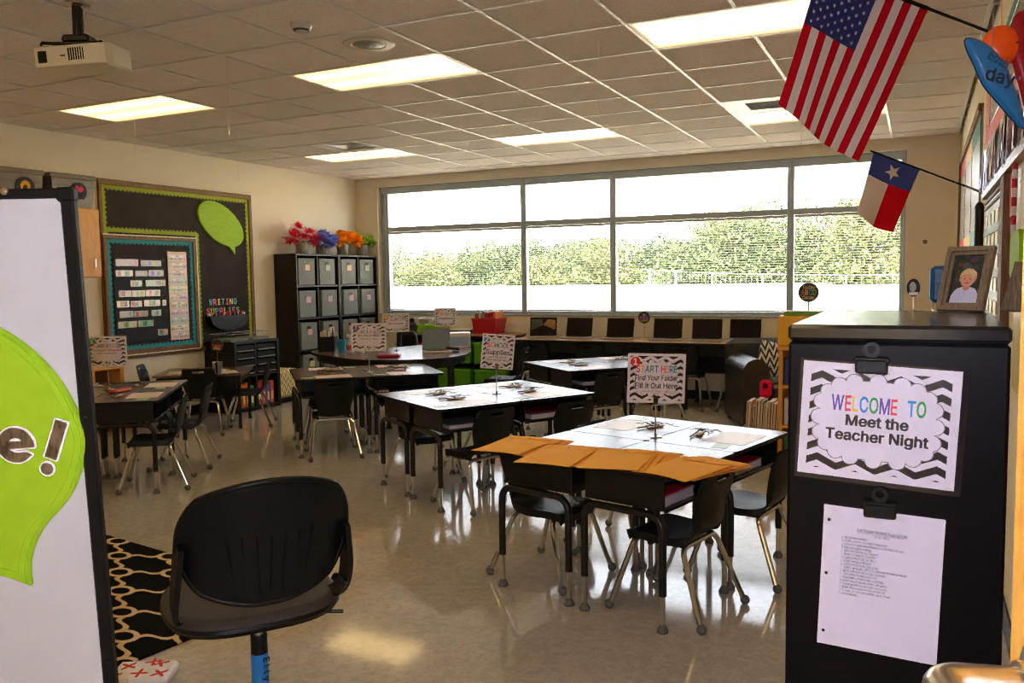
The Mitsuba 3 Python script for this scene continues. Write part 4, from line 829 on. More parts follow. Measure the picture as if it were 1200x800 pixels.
# ================================================================= left wall
def scallop(L, w, tooth=.050, amp=.020):
    x = np.linspace(0, L, max(12, int(L / tooth * 8))); return sg.Polygon([(0, 0)] + [(0, w)] + [(a, w - amp * (.5 + .5 * math.cos(2 * PI * a / tooth))) for a in x] + [(L, w), (L, 0)])
LIME, TEAL = c(150, 160, 22), c(30, 132, 140)
y0, y1, z0, z1 = 5.695, 7.785, .70, 2.505
W0 = LW(0, 0)
k = thing('bulletin_board', 'large black-papered bulletin board with lime scalloped border on the left wall', 'bulletin board')
part(k, 'backing', mv(box(y0, y1, z0, z1, 0, .012), W0), 'black_paper', ang=0)
for nm, q in (('frame_rail', (y0, y1, z1 - .055, z1)), ('frame_rail', (y0, y1, z0, z0 + .05)), ('frame_rail', (y0, y0 + .035, z0 + .05, z1 - .055)), ('frame_rail', (y1 - .05, y1, z0 + .05, z1 - .055))):
    part(k, nm, mv(bev(q[0], q[1], q[2], q[3], 0, .028, .004), W0), 'frame_wood')
def strip(x, z, L, rot, w=.055): return mv(extr(scallop(L, w), .002), W0 @ Tr(x, z, .013) @ Rz(rot))
for nm, m in (('border_strip', strip(y1 - .05, z1 - .055, y1 - y0 - .085, PI)), ('border_strip', strip(y0 + .035, z1 - .055, .52, -PI / 2)), ('border_strip', strip(y1 - .05, z0 + .05, z1 - z0 - .105, PI / 2)),
              ('border_strip', strip(y0 + .035, 1.985, 1.20, 0)), ('border_strip', strip(6.90, 2.03, 1.33, -PI / 2) if False else strip(6.905, 2.02, 1.30, -PI / 2))):
    part(k, nm, MB().add(m, LIME), 'print_matte', ang=0)
k = thing('small_bulletin_board', 'smaller bulletin board with teal scalloped border set over the large black one', 'bulletin board')
a0, a1, b0, b1 = 5.70, 6.885, .735, 1.965
M = W0 @ Tr(0, 0, .030)
part(k, 'backing', mv(box(a0, a1, b0, b1, 0, .010), M), 'black_paper', ang=0)
for q in ((a0, a1, b1 - .05, b1 - .014), (a0, a1, b0 + .012, b0 + .06), (a0, a0 + .04, b0 + .06, b1 - .05), (a1 - .055, a1 - .014, b0 + .06, b1 - .05)): part(k, 'frame_rail', mv(bev(*q, 0, .024, .004), M), 'frame_wood')
for q in ((a0, a1, b1 - .014, b1), (a1 - .014, a1, b0, b1 - .014), (a0, a1, b0, b0 + .012)): part(k, 'outer_trim', MB().add(mv(bev(*q, 0, .028, .003), M), c(226, 216, 196)), 'print_satin', label='cream trim strip')
def strip2(x, z, L, rot, w=.052): return mv(extr(scallop(L, w, .052, .020), .002), M @ Tr(x, z, .0105) @ Rz(rot))
for m in (strip2(a1 - .055, b1 - .05, a1 - a0 - .095, PI), strip2(a0 + .04, b0 + .06, a1 - a0 - .095, 0), strip2(a0 + .04, b1 - .05, b1 - b0 - .11, -PI / 2), strip2(a1 - .055, b0 + .06, b1 - b0 - .11, PI / 2)):
    part(k, 'border_strip', MB().add(m, TEAL), 'print_matte', ang=0)
M = W0 @ Tr(0, 0, .0435)
k = thing('pocket_chart', 'black pocket chart with picture cards and painted pocket reflections on the teal-bordered board', 'pocket chart')
part(k, 'backing', MB().add(mv(bev(5.80, 6.445, .86, 1.735, 0, .004, .002), M), (.004, .004, .0045)), 'print_matte')
prng = np.random.default_rng(21)
for r in range(8):
    z = 1.635 - r * .104
    B = MB().add(mv(bev(5.805, 6.44, z - .028, z + .012, .0042, .0062, .001), M), (.004, .004, .0045)); part(k, 'pocket_strip', B, 'print_matte')
    if r == 0: cards = [(5.83, 6.10), (6.13, 6.39)]
    else:
        x = 5.815 + prng.uniform(0, .06); cards = []
        while x < 6.40:
            w = prng.uniform(.10, .24)
            if prng.uniform() < (.97 if r < 6 else .5): cards.append((x, min(x + w, 6.435)))
            x += w + prng.uniform(.005, .05)
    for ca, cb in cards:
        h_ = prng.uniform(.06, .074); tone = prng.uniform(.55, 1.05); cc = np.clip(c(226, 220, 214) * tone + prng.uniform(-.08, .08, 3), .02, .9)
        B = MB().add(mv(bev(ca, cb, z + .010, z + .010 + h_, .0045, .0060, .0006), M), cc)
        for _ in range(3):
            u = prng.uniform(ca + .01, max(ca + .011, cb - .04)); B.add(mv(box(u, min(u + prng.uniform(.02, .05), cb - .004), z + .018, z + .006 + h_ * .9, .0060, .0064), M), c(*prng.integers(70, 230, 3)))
        part(k, 'card', B, 'print_gloss', ang=0)  # below the top row, pale pieces paint lamp reflections on clear pockets
k = thing('word_list_poster', 'narrow pale poster of word strips beside the pocket chart', 'poster')
part(k, 'sheet', MB().add(mv(bev(6.475, 6.735, .855, 1.805, 0, .004, .002), M), c(206, 180, 160)), 'print_satin')
for r in range(11):
    z = 1.775 - r * .084; B = MB().add(mv(box(6.485, 6.725, z - .070, z, .0042, .0056), M), np.clip(c(*[(224, 196, 180), (214, 190, 150), (226, 180, 176), (196, 200, 176), (226, 214, 160)][r % 5]), 0, 1))
    B.add(mv(box(6.53, 6.68, z - .026, z - .010, .0056, .006), M), c(222, 224, 226)); B.add(mv(ctext(('center', 'reading', 'writing', 'math', 'art', 'words', 'listen', 'science', 'centers', 'library', 'computer')[r], .012, 6.605, z - .0235, True, .0004, .006, fit=.12), M), c(70, 66, 80))
    for i in range(9): u = 6.49 + i * .026; B.add(mv(box(u, u + prng.uniform(.01, .022), z - .06, z - .036, .0056, .006), M), c(*prng.integers(90, 225, 3)))
    part(k, 'word_strip', B, 'print_satin', ang=0)
k = thing('green_bubble', 'plain lime green speech bubble cut-out at the top of the black board', 'wall decoration')
bp = affinity.rotate(affinity.scale(sg.Point(7.285, 2.135).buffer(1, quad_segs=20), .375, .215), -28, origin=(7.285, 2.135))
bp = bp.union(sg.Polygon(np.vstack([qb((7.44, 1.99), (7.50, 1.92), (7.485, 1.78)), qb((7.485, 1.78), (7.40, 1.90), (7.25, 1.94))]))).buffer(-.006).buffer(.006)
part(k, 'foam', mb(*puffy(bp, .022, 4, .012)), 'green_vinyl', W0 @ Tr(0, 0, .0125))
PK, YL, TQ, GR = c(228, 52, 110), c(214, 196, 40), c(36, 152, 160), c(120, 184, 40)
for word, zz_, ys, cols in (('WRITING', 1.212, np.linspace(7.085, 7.465, 7), [TQ, PK, YL, TQ, PK, YL, TQ]), ('SUPPLIES', 1.108, np.linspace(7.045, 7.505, 8), [PK, YL, TQ, PK, YL, TQ, PK, GR])):
    seen = {}
    for ch, yy, col in zip(word, ys, cols):
        nmc = {tuple(PK): 'pink', tuple(YL): 'yellow', tuple(TQ): 'teal', tuple(GR): 'green'}[tuple(col)]; seen[ch] = seen.get(ch, 0) + 1
        solo('paper_letter', f'{nmc} paper letter {ch}{" nearest the window" if seen[ch] > 1 else ""} of the word {word}', 'letter', MB().add(ctext(ch, .066, yy, zz_, True, .006, fit=.05), col), 'print_satin', W0 @ Tr(0, 0, .0125), ang=0, group='letters of the writing supplies heading')
k = thing('wall_basket', 'black half-round wall basket of markers under the WRITING SUPPLIES letters', 'basket')
t = np.linspace(0, PI, 16); hb = sg.Polygon([(-.29, 0)] + [(-.29 * math.cos(a), -.17 * math.sin(a) ** .8) for a in t] + [(.29, 0)])
part(k, 'pouch', mv(extr(hb, .09), W0 @ Tr(7.29, 1.085, .0135)), 'black_plastic')
for s in (-1, 1): part(k, 'knob', MB().add(ball(0, 0, 0, .022, 1), c(220, 214, 206)), 'print_satin', W0 @ Tr(7.29 + s * .265, 1.10, .05))
for i in range(11): part(k, 'marker', MB().add(cyl([0, -.06, 0], [prng.uniform(-.03, .03), .028 + .03 * prng.uniform(), 0], .011, 7), c(*[(190, 40, 36), (226, 110, 40), (30, 30, 34), (150, 30, 40), (220, 160, 130)][i % 5])), 'print_satin', W0 @ Tr(7.06 + i * .045, 1.085, .06))

# wall cabinet with two bins on top, behind the whiteboard
k = thing('wall_cabinet', 'orange oak wall cabinet behind the whiteboard edge', 'cabinet')
part(k, 'body', bev(XL + .001, -6.952, 3.55, 5.43, 1.53, 2.168, .004), 'oak')
for i in range(3): d = part(k, 'door', bev(-6.951, -6.93, 3.555 + i * .626, 3.555 + i * .626 + .620, 1.535, 2.163, .004), 'oak'); part(d, 'handle', tube([[-6.93, 4.10 + i * .626, 1.62], [-6.912, 4.10 + i * .626, 1.63], [-6.912, 4.10 + i * .626, 1.70], [-6.93, 4.10 + i * .626, 1.71]], .005, 6), 'chrome')
def tub(lab, yc, w, pic):
    k = thing('storage_tub', lab, 'bin', 'tubs on the wall cabinet'); x0, x1 = XL + .02, -6.955
    B = MB(); col = c(98, 90, 76)
    def rr(s, z): return np.array([[x0 + (1 - s) * .1, yc - w / 2 * s, z], [x1 - (1 - s) * .1, yc - w / 2 * s, z], [x1 - (1 - s) * .1, yc + w / 2 * s, z], [x0 + (1 - s) * .1, yc + w / 2 * s, z]])
    part(k, 'tub', B.add(loft([rr(.86, 2.169), rr(.90, 2.22), rr(.97, 2.44), rr(.90, 2.44)]), col), 'print_satin', ang=20)
    part(k, 'rim', MB().add(loft([rr(.985, 2.425), rr(1.03, 2.43), rr(1.03, 2.465), rr(.985, 2.47)]), col).add(loft([rr(.945, 2.355), rr(.96, 2.355), rr(.975, 2.372), rr(.95, 2.372)]), col * .8), 'print_satin', ang=20)
    L = MB().add(extr(sg.Point(0, 0).buffer(.085, quad_segs=12), .004), (.012, .012, .013)); M = Fr([x1 - .003, yc + .045, 2.312], [0, 1, 0], [.16, 0, 1])
    for q, cc in pic: L.add(mv(extr(q, .001), Tr(0, 0, .004)), cc)
    part(k, 'round_label', L, 'print_matte', M, ang=0, label='round black picture label')
yel = sg.Point(0, .01).buffer(.045).difference(sg.Point(0, .0).buffer(.02)).difference(sg.box(-.02, -.05, .02, 0))
tub('grey tub with a yellow arch on its round label, above the whiteboard', 4.69, .44, [(yel, c(220, 160, 30))])
tub('grey tub with a pink round label, above the whiteboard corner', 5.20, .44, [(sg.Polygon([(-.05, .03), (-.02, .06), (0, .035), (.025, .06), (.055, .03), (.03, 0), (-.03, 0)]), c(206, 60, 90))])
k = thing('wooden_crate', 'small wooden crate against the wall behind the TRANSPORTATION sign', 'crate')
part(k, 'frame', mb(bev(XL + .02, -7.06, 5.36, 5.40, 0, .68, .004), bev(XL + .02, -7.06, 5.68, 5.72, 0, .68, .004), bev(XL + .02, -7.06, 5.40, 5.68, .64, .68, .004), bev(XL + .02, -7.06, 5.40, 5.68, .20, .24, .004)), 'oak')
part(k, 'back_panel', box(XL + .02, XL + .03, 5.40, 5.68, .0, .66), 'frame_wood', ang=0)

# low black bookcase with paper drawers
k = thing('low_bookcase', 'low black bookcase with paper drawers and colourful book bins, below the WRITING SUPPLIES letters', 'bookcase')
bx0, bx1, by0, by1, bz = XL + .003, -6.83, 6.975, 7.70, .80
part(k, 'carcass', mb(bev(bx0, bx1, by0, by0 + .03, 0, bz, .003), bev(bx0, bx1, by1 - .05, by1, 0, bz, .003), bev(bx0, bx1, by0, by1, bz - .03, bz, .003), bev(bx0, bx1, by0, by1, .39, .415, .003), bev(bx0, bx1, by0, by1, .02, .05, .003), bev(bx0, bx0 + .012, by0, by1, 0, bz, .001), bev(bx0, bx1 - .01, 7.30, 7.33, .05, bz - .03, .003)), 'black_laminate')
for j, (ya, yb) in enumerate(((7.012, 7.292), (7.338, 7.642))):
    for i in range(4):
        z = .425 + i * .086; d = part(k, 'drawer', mb(bev(bx1 - .30, bx1 - .012, ya, yb, z, z + .016, .003), bev(bx1 - .02, bx1 - .012, ya, yb, z, z + .074, .003)), 'black_plastic')
        part(d, 'front_lip', MB().add(bev(bx1 - .013, bx1 + .004, ya + .01, yb - .01, z + .004, z + .016, .003), c(120, 116, 112)), 'print_satin', label='pale front lip')
cols_b = [((216, 160, 40), 'yellow'), ((226, 110, 30), 'orange'), ((206, 120, 40), 'amber'), ((40, 130, 60), 'green'), ((190, 44, 60), 'red'), ((220, 70, 100), 'pink'), ((60, 90, 150), 'blue'), ((214, 90, 70), 'coral')]
for i in range(8):
    cc, nm = cols_b[i]; j = i // 4; ya = (7.02 if j == 0 else 7.345) + (i % 4) * .066
    k = thing('book', f'{nm} book standing in the low black bookcase', 'book', 'books in the low bookcase'); hh = .24 + .02 * (i % 3)
    part(k, 'cover', MB().add(bev(bx1 - .24, bx1 - .02, ya, ya + .058, .051, .051 + hh, .003), c(*cc)), 'print_satin'); part(k, 'spine_label', MB().add(bev(bx1 - .021, bx1 - .0185, ya + .012, ya + .046, .09, .19, .0006), c(230, 206, 120)), 'print_satin')
for nm, ya, yb in (('nearer', 6.99, 7.31), ('farther', 7.33, 7.64)):
    k = thing('clear_tray', f'clear plastic tray on the low black bookcase, {nm} of two', 'tray', 'clear trays'); tt = MB(); q = [bx0 + .07, bx1 - .06, ya, yb, bz + .001, bz + .085]
    part(k, 'tray', mb(*[tm(np.array(v), [[0, 1, 2], [0, 2, 3]]) for v in ([[q[0], q[2], q[4]], [q[1], q[2], q[4]], [q[1], q[3], q[4]], [q[0], q[3], q[4]]], [[q[0], q[2], q[4]], [q[1], q[2], q[4]], [q[1], q[2], q[5]], [q[0], q[2], q[5]]], [[q[1], q[2], q[4]], [q[1], q[3], q[4]], [q[1], q[3], q[5]], [q[1], q[2], q[5]]], [[q[0], q[3], q[4]], [q[1], q[3], q[4]], [q[1], q[3], q[5]], [q[0], q[3], q[5]]])]), 'clear_plastic', ang=0)
    part(k, 'rim', MB().add(tube([[q[0], q[2], q[5]], [q[1], q[2], q[5]], [q[1], q[3], q[5]], [q[0], q[3], q[5]]], .004, 6, closed=True), c(150, 154, 150)), 'print_gloss')
    part(k, 'papers', MB().add(bev(q[0] + .02, q[1] - .02, q[2] + .02, q[3] - .02, bz + .002, bz + .03, .003), c(120, 120, 112)), 'print_matte')
TM = Tr(-6.60, 6.30) @ Rz(math.radians(35))
k = thing('small_table', 'low brown-topped table against the wall below the bulletin boards', 'table')
part(k, 'tabletop', mv(extr(rrect(-.43, .43, -.30, .43, .03), .022), Tr(0, 0, .538)), 'desk_laminate', TM)
part(k, 'apron', mb(bev(-.38, .38, -.265, -.245, .46, .537, .003), bev(-.38, .38, .375, .395, .46, .537, .003), bev(-.40, -.38, -.26, .39, .46, .537, .003), bev(.38, .40, -.26, .39, .46, .537, .003)), 'black_metal', TM)
for sx in (-1, 1):
    for y in (-.25, .38): part(k, 'leg', cyl([sx * .385, y, 0], [sx * .385, y, .50], .016, 10), 'black_metal', TM)
for i, (x, y, r_) in enumerate(((-.22, -.05, .1), (.10, .05, -.2), (.24, -.12, .3))): solo('worksheet', f'pale worksheet on the low table by the wall, {("left", "middle", "right")[i]} one', 'paper', MB().add(bev(-.11, .11, -.14, .14, 0, .001, .0003), c(196, 176, 150)), 'print_matte', TM @ Tr(x, y, .5604) @ Rz(r_), ang=0, group='worksheets on the low table')
pos = np.array([-6.25, 6.15, .5605])
k = thing('tin_bucket', 'small tin bucket holding a round sign on the low table by the wall', 'bucket')
part(k, 'pail', lathe([(.038, 0), (.052, .115), (.054, .12), (.054, .125), (.049, .122), (.036, .005)], 18), 'chrome', Tr(*pos))
round_sign('round dark sign on a stick in the tin bucket by the bulletin boards', [pos[0], pos[1], .845], .060, .16, 'Table', [c(226, 60, 40), c(240, 150, 60)], [('Group', -.6)], face=.4)
k = thing('zigzag_cube', 'yellow and brown zigzag fabric cube ottoman between the two black bookcases', 'ottoman')
def uvbox(V, N): return np.where(np.abs(N[:, :1]) > .6, V[:, [1, 2]], np.where(np.abs(N[:, 1:2]) > .6, V[:, [0, 2]], V[:, [0, 1]]))
part(k, 'cushion', bev(-7.26, -6.90, 7.735, 8.125, .06, .40, .035), 'chevron_yellow', uvf=uvbox)
part(k, 'base', bev(-7.24, -6.92, 7.755, 8.105, 0, .06, .005), 'black_plastic')

# ================================================================= tall black shelves with grey bins and flower pots
SXF = -6.935
bnum = 0
rowlab = ['top row', 'second row', 'third row', 'bottom row']
for u, (ya, yb) in enumerate(((8.165, 9.02), (9.025, 9.88))):
    k = thing('tall_bookcase', f'tall black bookcase of grey bins, {"nearer the bulletin boards" if u == 0 else "nearer the window"}', 'bookcase', 'tall black bookcases')
    X0 = XL + .003
    part(k, 'side_panel', bev(X0, SXF, ya, ya + .022, 0, 1.81, .002), 'black_laminate'); part(k, 'side_panel', bev(X0, SXF, yb - .022, yb, 0, 1.81, .002), 'black_laminate')
    part(k, 'top', bev(X0, SXF, ya + .022, yb - .022, 1.785, 1.81, .002), 'black_laminate'); part(k, 'back_panel', box(X0, X0 + .006, ya, yb, 0, 1.80), 'black_laminate', ang=0)
    for z in (.20, .605, 1.01, 1.415): part(k, 'shelf', bev(X0 + .006, SXF - .004, ya + .022, yb - .022, z - .024, z, .002), 'black_laminate')
    part(k, 'divider', bev(X0 + .006, SXF - .012, (ya + yb) / 2 - .008, (ya + yb) / 2 + .008, .2, 1.785, .002), 'black_laminate')
    for r in range(4):
        for s in (0, 1):
            if r == 3 and u == 1: pass
            z = (1.415, 1.01, .605, .20)[r]; wb_ = .315; yc = ya + .022 + .2065 * (1 + 2 * s) + prng.uniform(-.025, .03) - .006 * s
            yc = min(max(yc, ya + .03 + wb_ / 2 + .42 * s), ya + .41 - wb_ / 2 + .42 * s)
            kb = thing('fabric_bin', f'grey fabric bin in the {rowlab[r]}, {("first", "second", "third", "fourth")[2 * u + s]} from the bulletin boards', 'bin', 'grey bins in the tall bookcases')
            part(kb, 'box', bev(X0 + .03, SXF - .012, yc - wb_ / 2, yc + wb_ / 2, z + .001, z + .335, .006), 'bin_fabric')
            part(kb, 'grip_hole', mv(extr(rrect(-.035, .035, -.022, .022, .012), .003), LW(yc - .01, z + .272, SXF - .0122)), 'black_plastic')
            part(kb, 'tag', MB().add(mv(bev(-.045, .045, -.04, .035, 0, .003, .001), LW(yc + .012, z + .225, SXF - .0105)), c(*[(206, 170, 130), (150, 158, 134), (196, 164, 160), (176, 150, 150), (206, 160, 140), (214, 176, 140), (206, 196, 130), (210, 190, 130)][(bnum) % 8])), 'print_matte')
            part(kb, 'lid_edge', bev(X0 + .028, SXF - .010, yc - wb_ / 2 - .002, yc + wb_ / 2 + .002, z + .318, z + .339, .003), 'bin_fabric'); bnum += 1
def petals(R, r, n, col1, col2, rng, flat=.55, w=.20):
    V, F, C = [], [], []
    for i in range(n):
        d = rng.normal(size=3); d /= np.linalg.norm(d); d[2] = d[2] * flat
        s = np.cross(d, [.3, .2, 1]); s /= np.linalg.norm(s); a = r * rng.uniform(.75, 1.05); k0 = len(V)
        V += [d * a * .12, d * a * .6 + s * a * w, d * a, d * a * .6 - s * a * w]; F += [[k0, k0 + 1, k0 + 2], [k0, k0 + 2, k0 + 3]]; cc = col1 + (col2 - col1) * rng.uniform(); C += [cc] * 4
    return np.array(V), F, np.array(C)
frng = np.random.default_rng(8)
def pot(lab, yc, blooms, c1, c2, r, w, n=170):
    r *= 1.3
    k = thing('flower_pot', lab, 'potted flowers', 'flower pots on the tall bookcases'); x = -7.085; z = 1.811
    part(k, 'pot', lathe([(.066, 0), (.082, .135), (.086, .138), (.086, .15), (.076, .15), (.07, .13)], 20), 'wicker', Tr(x, yc, z))
    for i in range(10): a = i * PI / 5; part(k, 'slat', mv(bev(-.018, .018, -.003, .003, .004, .134, .002), Tr(x + .077 * math.cos(a), yc + .077 * math.sin(a), z) @ Rz(a + PI / 2) @ Rx(-.12)), 'wicker')
    S = MB()
    for dx, dy, dz in blooms: S.add(tube([[x, yc, z + .1], [x + dx * .6, yc + dy * .6, z + .15 + dz * .5], [x + dx, yc + dy, z + .15 + dz]], .004, 5), c(60, 96, 40))
    for i in range(14): a = frng.uniform(0, 2 * PI); b_ = frng.uniform(.06, .13); S.add(tm([[x, yc, z + .14], [x + b_ * math.cos(a) - .02 * math.sin(a), yc + b_ * math.sin(a) + .02 * math.cos(a), z + .17], [x + 1.5 * b_ * math.cos(a), yc + 1.5 * b_ * math.sin(a), z + .155 + .05 * frng.uniform()]], [[0, 1, 2], [0, 2, 1]]), c(56, 84, 34))
    part(k, 'stems', S, 'print_cloth', ang=0)
    for dx, dy, dz in blooms:
        V, F, C = petals(None, r * frng.uniform(.9, 1.1), n, c1, c2, frng, .7, w)
        kp = numbered(f'{k}__bloom'); V = V + [x + dx, yc + dy, z + .15 + dz]; V3 = V[np.array(F).ravel()]; C3 = C[np.array(F).ravel()]; N3 = np.repeat(np.cross(V3[1::3] - V3[0::3], V3[2::3] - V3[0::3]), 3, 0); N3 /= np.linalg.norm(N3, axis=1, keepdims=True) + 1e-12
        scene[kp] = {'type': 'ply', 'filename': meshkit.write_ply(tm(V3, np.arange(len(V3)).reshape(-1, 3)), False, None, C3, normals=N3), 'face_normals': False, 'bsdf': {'type': 'ref', 'id': 'print_cloth'}}
pot('pot of crimson spiky flowers at the bulletin board end of the tall bookcases', 8.46, [(.06, -.24, .05), (-.02, -.05, .17), (.08, .03, .10), (.08, .16, .03)], c(196, 20, 60), c(240, 60, 104), .125, .075, 110)
pot('pot of lavender blue flowers on the tall bookcases', 8.86, [(.07, -.10, .05), (.0, .02, .10), (.07, .12, .04), (.09, .03, .0)], c(124, 134, 206), c(176, 184, 236), .095, .22)
pot('pot of orange marigold flowers on the tall bookcases', 9.30, [(.06, -.13, .04), (.02, -.06, .12), (.09, .02, .08), (.05, .13, .10), (.1, .2, .04)], c(250, 150, 16), c(255, 196, 50), .098, .26)
pot('pot of green button flowers at the window end of the tall bookcases', 9.74, [(.05, -.12, .09), (-.02, -.05, .12), (.09, .0, .06), (.03, .10, .08), (.07, .14, .03)], c(130, 168, 30), c(186, 214, 70), .072, .22, 70)

# ================================================================= oval group table and the back-left counter
KP = [(-5.891, 7.153), (-5.209, 6.767), (-4.824, 6.664), (-4.499, 6.768), (-4.245, 6.982), (-4.17, 7.376), (-4.373, 7.939), (-4.63, 8.35), (-4.941, 8.60), (-5.175, 8.60), (-5.324, 8.377), (-5.395, 8.02), (-5.733, 7.80), (-6.02, 7.62), (-6.05, 7.36)]
kp_ = sg.Polygon(smooth_outline(KP, 80)).buffer(.1, quad_segs=8).buffer(-.1, quad_segs=8)
k = thing('kidney_table', 'big curved dark-wood group table near the plant shelf, glaring white at its window end', 'table')
part(k, 'tabletop', mv(extr(kp_.buffer(-.003), .024), Tr(0, 0, .676)), 'desk_laminate'); part(k, 'edge_band', mv(extr(kp_.difference(kp_.buffer(-.004)), .026), Tr(0, 0, .6735)), 'black_plastic')
part(k, 'apron', mv(extr(kp_.buffer(-.06).difference(kp_.buffer(-.085)), .07), Tr(0, 0, .604)), 'black_metal')
for x, y in ((-5.72, 7.35), (-4.72, 6.86), (-4.36, 7.45), (-4.85, 8.35), (-5.3, 7.75)):
    part(k, 'leg', mb(cyl([x, y, .02], [x, y, .62], .022, 12), lathe([(.03, 0), (.028, .02), (.02, .025)], 12).apply_translation([x, y, 0]) if False else mv(lathe([(.03, 0), (.028, .02), (.02, .025)], 12), Tr(x, y, 0))), 'black_metal')
KZ = .7005
k = thing('pencil_caddy', 'black desktop caddy with pencils at the plant shelf end of the curved table', 'caddy')
part(k, 'box', mv(extr(rrect(-.09, .09, -.07, .07, .008).difference(rrect(-.082, .082, -.062, .062, .004)), .16), Tr(-5.84, 7.36, KZ) @ Rz(.4)), 'black_plastic')
part(k, 'floor', mv(bev(-.085, .085, -.065, .065, 0, .01, .001), Tr(-5.84, 7.36, KZ) @ Rz(.4)), 'black_plastic')
for i in range(9):
    a, b_ = prng.uniform(-.06, .06, 2); part(k, 'pencil', MB().add(cyl([-5.84 + a, 7.36 + b_ * .6, KZ + .01], [-5.84 + a * 1.3, 7.36 + b_, KZ + prng.uniform(.19, .27)], .006, 6), c(*[(216, 200, 180), (80, 120, 170), (60, 60, 60), (220, 170, 70)][i % 4])), 'print_satin')
solo('paper_stack', 'pale papers sticking out of the black desktop caddy', 'paper', MB().add(bev(-.07, .03, -.05, -.03, .011, .215, .002), c(226, 206, 184)), 'print_matte', Tr(-5.84, 7.36, KZ) @ Rz(.4))
solo('teal_cup', 'teal plastic cup on the curved table beside the black pencil caddy', 'cup', MB().add(lathe([(.040, 0), (.050, .125), (.052, .13), (.046, .128), (.036, .006)], 18), c(20, 124, 152)), 'print_satin', Tr(-5.63, 7.33, KZ))
k = thing('spray_bottle', 'clear and white spray bottle on the curved table beside the teal cup', 'bottle')
part(k, 'bottle', MB().add(lathe([(.036, 0), (.038, .01), (.038, .10), (.016, .145), (.014, .16)], 16), c(176, 190, 200)).add(lathe([(.0385, .03), (.0385, .08)], 16), c(200, 60, 60)), 'print_gloss', Tr(-5.48, 7.28, KZ)); part(k, 'trigger', MB().add(bev(-.045, .02, -.012, .012, .16, .195, .006), c(226, 220, 220)), 'print_satin', Tr(-5.48, 7.28, KZ))
k = thing('spray_bottle', 'small white bottle on the curved table directly left of the TAKE A PHOTO sign', 'bottle'); part(k, 'bottle', MB().add(lathe([(.03, 0), (.032, .01), (.032, .11), (.014, .13), (.014, .165)], 14), c(216, 206, 214)), 'print_gloss', Tr(-5.37, 7.32, KZ)); part(k, 'trigger', MB().add(bev(-.02, .02, -.02, .02, .165, .185, .006), c(80, 80, 170)), 'print_satin', Tr(-5.37, 7.32, KZ))
solo('red_tray', 'red tray on the curved table below the TAKE A PHOTO sign', 'tray', MB().add(bev(-.11, .11, -.08, .08, 0, .03, .01), c(150, 18, 30)), 'print_satin', Tr(-4.78, 6.98, KZ) @ Rz(.45))
def laptop(lab, M, ang, screen, w=.33, d=.225, h=.225, group='laptops on the window table', shellc=(.012, .011, .012), deck=c(150, 140, 130)):
    k = thing('laptop', lab, 'laptop', group)
    part(k, 'base', MB().add(bev(-w / 2, w / 2, -d, 0, 0, .018, .004), deck), 'print_satin', M)
    part(k, 'keyboard', MB().add(bev(-w / 2 + .02, w / 2 - .02, -d * .55, -.025, .0178, .0195, .0006), (.02, .02, .02)), 'print_satin', M)
    S = M @ Tr(0, 0, .018) @ Rx(-ang)
    part(k, 'lid', MB().add(bev(-w / 2, w / 2, -.008, .004, 0, h, .004), shellc), 'screen_black', S)
    part(k, 'screen', MB().add(tm([[-w / 2 + .012, -.0085, .014], [w / 2 - .012, -.0085, .014], [w / 2 - .012, -.0085, h - .012], [-w / 2 + .012, -.0085, h - .012]], [[0, 1, 2], [0, 2, 3]]), screen), 'screen_black', S, ang=0)
    return k, S
k, S_ = laptop('open laptop with a pale grey-blue patterned screen on the curved table', Tr(-4.64, 7.66, KZ) @ Rz(.62), .30, c(120, 136, 150), w=.30, d=.22, h=.235, group=None, shellc=c(120, 118, 116), deck=c(176, 166, 156))
B = MB()
for i in range(60): u, v = prng.uniform(-.12, .12), prng.uniform(.03, .20); B.add(box(u, u + prng.uniform(.004, .016), -.0089, -.0086, v, v + prng.uniform(.003, .008)), c(*(prng.integers(90, 190, 3))))
part(k, 'screen_pattern', B, 'print_gloss', S_, ang=0)
k = thing('paper_box', 'white carton of paper on the curved table behind the open laptop', 'box'); M = Tr(-4.72, 8.24, KZ) @ Rz(.55)
part(k, 'carton', MB().add(bev(-.15, .15, -.10, .10, 0, .16, .004), c(206, 204, 206)).add(bev(-.153, .153, -.103, .103, .135, .165, .004), c(226, 220, 216)), 'print_satin', M); part(k, 'print_panel', MB().add(box(-.13, .13, -.1022, -.1005, .02, .12), c(150, 170, 200)), 'print_satin', M, ang=0)
solo('stapler', 'black stapler on the window end of the curved table', 'stapler', mb(bev(-.07, .07, -.018, .018, 0, .015, .004), mv(bev(-.07, .075, -.016, .016, 0, .028, .01), Tr(0, 0, .03) @ Ry(.12))), 'black_plastic', Tr(-4.42, 7.62, KZ) @ Rz(.5))
put_chair(Tr(-4.02, 8.05) @ Rz(.2), 'black school chair at the window end of the curved table', 1.12)
k = thing('office_chair', 'black high-back office chair behind the curved table', 'chair'); M = Tr(-6.13, 9.0) @ Rz(2.75)
part(k, 'backrest', mv(bev(-.21, .21, -.035, .035, 0, .46, .032), Tr(0, -.20, .46) @ Rx(.15)), 'black_leather', M); part(k, 'seat', bev(-.23, .23, -.22, .24, .40, .48, .035), 'black_leather', M)
part(k, 'column', cyl([0, 0, .08], [0, 0, .41], .026, 12), 'black_metal', M)
for i in range(5): a = 2 * PI * i / 5; part(k, 'base_leg', tube([[0, 0, .10], [.28 * math.cos(a), .28 * math.sin(a), .05]], [.022, .014], 8), 'black_plastic', M); part(k, 'caster', ball(.28 * math.cos(a), .28 * math.sin(a), .026, .026, 1), 'black_plastic', M)
